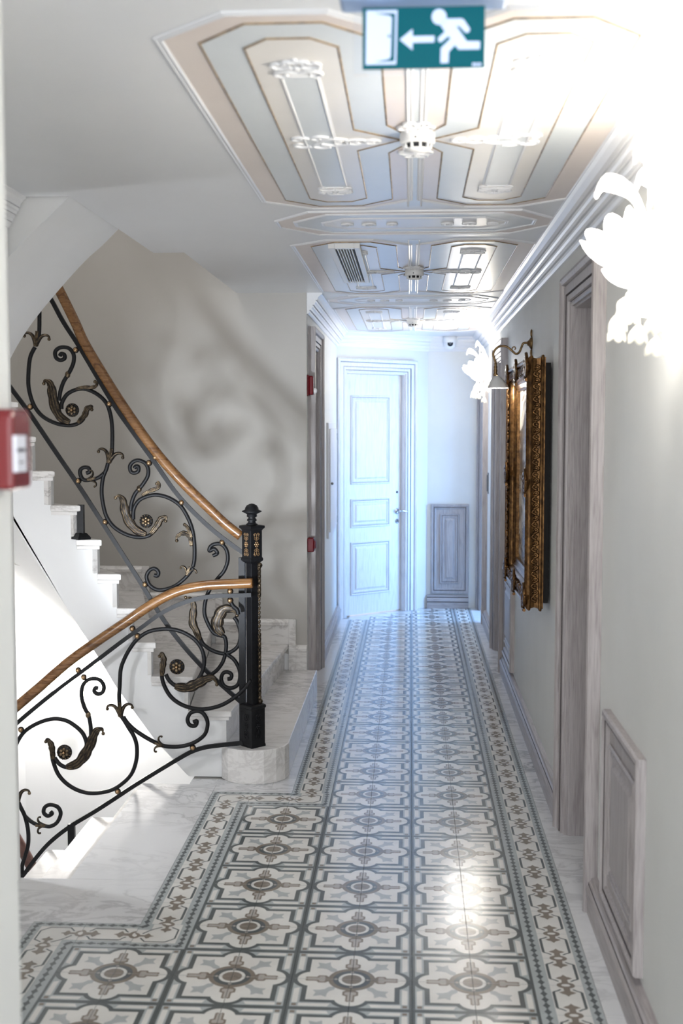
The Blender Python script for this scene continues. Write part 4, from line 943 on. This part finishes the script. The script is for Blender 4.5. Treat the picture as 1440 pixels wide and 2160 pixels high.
switch(on_right('light_switch', 10.86), 'tall slim wall switch below the far wall lamp')

# ---- gilt-framed painting
pt = on_right('framed_painting', 7.30); tag(pt, 'painting in a deep ornate gilt frame hanging on the right wall', 'painting')
W, Z0, Z1 = 1.30, .91, 2.185
FP = [(.004, 0), (.004, .006), (-.006, .009), (-.008, .016), (-.004, .022), (.006, .025), (.010, .044), (.006, .062), (-.002, .065), (-.005, .072), (0, .080), (.008, .087), (.018, .094), (.026, .090), (.030, .080), (.040, .074), (.060, .078), (.080, .072), (.088, .060), (.092, .052), (.100, .054), (.108, .046), (.128, .038), (.134, .042), (.142, .036), (.142, 0)]
m = MB(); moulding(m, [(0, -.038, Z0), (0, -.038, Z1), (W, -.038, Z1), (W, -.038, Z0)], FP, (0, -1, 0), True, side=-1); fr = m.build('gilt_frame', 'gold', pt)
m = MB(); m.box((.14, -.058, Z0+.14), (W-.14, -.048, Z1-.14)); m.build('canvas', 'painting', pt)
m = MB(); m.box((.03, -.037, Z0+.03), (W-.03, -.010, Z1-.03)); m.build('backing_board', 'backing', pt)
def foliage(m, p0, p1, n, rad, nrm, across):
    """running acanthus relief between two points"""
    p0, p1 = Vector(p0), Vector(p1); d = (p1-p0)/n; ac = Vector(across); nv = Vector(nrm)
    for k in range(n):
        c = p0+d*(k+.5); s = 1 if k % 2 else -1
        pts = smooth_path([c-d*.5+ac*(-s*rad*.6), c-d*.15+ac*(s*rad*.9), c+d*.25+ac*(s*rad*.7), c+d*.3+ac*(-s*rad*.1), c+d*.05+ac*(-s*rad*.1)], 3)
        m.sweep([q+nv*.004 for q in pts], circ(6, rad*.38), normal=nrm, scale=[1.2-.5*i/(len(pts)-1) for i in range(len(pts))])
        m.ball(c+ac*(-s*rad*.55)+nv*.004, rad*.42, 6)
m = MB(); foliage(m, (W-.008, -.082, Z0+.04), (W-.008, -.082, Z1-.04), 38, .016, (1, 0, 0), (0, 1, 0)); m.build('side_relief', 'gold', fr)
for nm, a, b in (('relief_far', (.058, -.118, Z0+.1), (.058, -.118, Z1-.1)), ('relief_near', (W-.058, -.118, Z0+.1), (W-.058, -.118, Z1-.1))):
    m = MB(); foliage(m, a, b, 22, .016, (0, -1, 0), (1, 0, 0)); m.build('rail_relief', 'gold', fr)
for z in (Z0+.058, Z1-.058): m = MB(); foliage(m, (.1, -.118, z), (W-.1, -.118, z), 22, .016, (0, -1, 0), (0, 0, 1)); m.build('rail_relief', 'gold', fr)
rnd = random.Random(3)
for cx, cz, sx, sz in ((0, Z0, 1, 1), (0, Z1, 1, -1), (W, Z0, -1, 1), (W, Z1, -1, -1), (0, (Z0+Z1)/2, 1, 0), (W, (Z0+Z1)/2, -1, 0), (W/2, Z0, 0, 1), (W/2, Z1, 0, -1)):
    m = MB()
    for k in range(26):
        a = rnd.random()*2*PI; rr = rnd.random()**.6*.047; c = Vector((cx+sx*.055+rr*math.cos(a), -.118-rnd.random()*.016, cz+sz*.055+rr*math.sin(a)*(1 if sz else 1.3)))
        m.ball(c, .007+.008*rnd.random(), 7, sc=(1, .8, 1.2))
    for k in range(5):
        a = k*2*PI/5+.4; pts = smooth_path([(cx+sx*.055+.02*math.cos(a+t)*(1+2.2*t/2), -.132, cz+sz*.055+.02*math.sin(a+t)*(1+2.2*t/2)) for t in (0, .6, 1.2, 1.8, 2.4)], 3)
        m.sweep(pts, circ(6, .009), normal=(0, -1, 0))
    m.build('corner_ornament' if sx and sz else 'centre_ornament', 'gold', fr)

# ---- brass picture light
pl_ = on_right('picture_light', 7.08); tag(pl_, 'curved brass picture light with frosted glass shade above the painting', 'picture light')
m = MB(); m.lathe([(.0, -.030), (.012, -.028), (.020, -.018), (.034, -.010), (.040, 0)], (0, 0, 2.325), 20, ax='y'); m.ball((0, -.004, 2.383), .014, 8, sc=(1, .6, 1.8)); m.ball((0, -.004, 2.268), .014, 8, sc=(1, .6, 1.8)); m.build('wall_plate', 'oldbrass', pl_)
arm = [(0, -.02, 2.326), (0, -.050, 2.325), (0, -.062, 2.30), (0, -.075, 2.272), (0, -.095, 2.264), (0, -.120, 2.285), (0, -.155, 2.308), (0, -.198, 2.304), (0, -.226, 2.268), (0, -.216, 2.225), (0, -.212, 2.21)]
m = MB(); m.sweep(smooth_path(arm, 6), circ(10, .0065), normal=(1, 0, 0)); a_ = m.build('arm', 'oldbrass', pl_)
m = MB(); m.sweep(smooth_path([(0, -.118, 2.288), (0, -.112, 2.302), (0, -.100, 2.304), (0, -.096, 2.294), (0, -.102, 2.288)], 4), circ(8, .0035), normal=(1, 0, 0)); m.build('curl', 'oldbrass', a_)
m = MB(); m.lathe([(.006, .08), (.010, .075), (.007, .065), (.011, .055), (.008, .045), (.012, .033), (.009, .022), (.014, .010), (.010, 0)], (0, -.212, 2.132), 12); m.build('twisted_stem', 'oldbrass', pl_)
m = MB(); rows = []
for r_, h in ((.012, .135+2.0), (.026, 2.125), (.040, 2.105), (.052, 2.078), (.060, 2.062)):
    rows.append([(r_*math.cos(2*PI*k/24)*(1+.07*math.cos(8*2*PI*k/24)*(r_/.06)), -.205+.15*(2.132-h)+r_*math.sin(2*PI*k/24)*(1+.07*math.cos(8*2*PI*k/24)*(r_/.06)), h) for k in range(24)])
m.grid(rows, 0, True, True); sh_ = m.build('glass_shade', 'shade', pl_) if False else m.build('glass_shade', 'plastic', pl_)
m = MB(); m.ball((0, -.198, 2.095), .016, 10); m.build('bulb', 'glow', pl_)
d_ = bpy.data.lights.new('picture_bulb_light', 'POINT'); d_.energy = 2.2; d_.color = (1, .95, .88); d_.shadow_soft_size = .02
o_ = bpy.data.objects.new('picture_bulb_light', d_); COL.objects.link(o_); o_.parent = pl_; o_.location = (0, -.20, 2.055)

# ---- glass flower wall lamps
def wall_lamp(loc, rz, label, power):
    r = empty('wall_lamp', loc, rz); tag(r, label, 'wall lamp', 'glass flower wall lamps')
    m = MB(); m.lathe([(0, -.030), (.020, -.028), (.045, -.014), (.055, 0)], (0, 0, 0), 20, ax='y'); m.build('wall_plate', 'glowsoft', r)
    def flower(c, ax, s, name, mat, n=7):
        ax = Vector(ax).normalized(); u = ax.orthogonal().normalized(); v = ax.cross(u); rows = []; K = n*6
        for t in (0, .12, .3, .5, .7, .85, 1):
            rr = s*(.16+.55*math.sin(t*PI*.62)**.9); row = []
            for k in range(K):
                a = 2*PI*k/K; lob = abs(math.cos(n*a/2)); rad = rr*(1+.20*t*t*(lob-.5)); hh = s*1.25*t+s*.30*t**3*(lob-.6)
                row.append(Vector(c)+ax*hh+(u*math.cos(a)+v*math.sin(a))*rad)
            rows.append(row)
        m = MB(); m.grid(rows, 0, True, True); return m.build(name, mat, r)
    for (px, py, pz), (ax, ay, az), s in (((-.02, -.135, .045), (-.15, -.45, .8), .105), ((.085, -.11, .03), (.4, -.3, .8), .095), ((-.10, -.10, .02), (-.6, -.35, .7), .085)):
        m = MB(); m.sweep(smooth_path([(0, -.02, 0), (px*.4, py*.6, -.06), (px*.9, py, -.05), (px, py, pz)], 6), circ(10, .010), normal=(1, 0, .3)); m.build('glass_arm', 'glowsoft', r)
        flower((px, py, pz), (ax, ay, az), s, 'flower_shade', 'glow')
    rl_ = random.Random(11)
    for k, (dx, dy, h, cu) in enumerate(((-.05, -.05, .30, -.09), (.03, -.07, .33, .08), (.0, -.04, .24, -.07), (-.10, -.06, .20, -.10), (.10, -.06, .22, .09), (.02, -.10, .27, -.08))):
        pts = smooth_path([(dx*.3, -.03, 0), (dx, dy, h*.45), (dx*1.2, dy*1.5, h*.85), (dx+cu*.5, dy*2.1, h), (dx+cu, dy*2.3, h*.90)], 5); nn = len(pts)
        m = MB(); m.sweep(pts, [(.020*math.cos(2*PI*q/10), .006*math.sin(2*PI*q/10)) for q in range(10)], normal=(0, 1, 0), scale=[.5+.8*math.sin(PI*min(1, i/(nn-1)*.95+.03)) for i in range(nn)]); m.build('glass_leaf', 'glowsoft', r)
    for k, (dx, dy, dz) in enumerate(((-.09, -.16, -.06), (-.05, -.17, -.09), (.03, -.13, -.10), (.08, -.10, -.08), (0, -.08, -.13), (-.02, -.15, -.045))):
        m = MB(); m.sweep(smooth_path([(0, -.03, -.02), (dx*.6, dy*.8, -.02), (dx, dy, dz+.03), (dx, dy, dz)], 5), circ(8, .004), normal=(1, 0, 0)); m.build('stem', 'blossom', r)
        flower((dx, dy, dz), (dx*.6, -.1, -1), .034, 'drop_blossom', 'blossom', 5)
    for k in range(5):
        a = k*1.25; m = MB(); m.ball((.055*math.cos(a), -.05-.02*math.sin(2*a), -.02+.05*math.sin(a)), .024, 10, sc=(1, .8, 1)); m.build('glass_bud', 'blossom', r)
    d = bpy.data.lights.new('wall_lamp_light', 'POINT'); d.energy = power; d.color = (1, .97, .94); d.shadow_soft_size = .07
    o = bpy.data.objects.new('wall_lamp_light', d); COL.objects.link(o); o.parent = r; o.location = (-.02, -.30, .14)
    return r
wall_lamp((XR, 3.12, 2.19), -PI/2, 'glowing white glass flower wall lamp above the dado panel by the deep doorway', 2.5)
wall_lamp((XR, 10.30, 2.22), -PI/2, 'glowing white glass flower wall lamp by the far end wall', 3.6)
wall_lamp((-2.25, 7.97, .02), 0, 'glowing glass flower wall lamp down in the stairwell', 14)
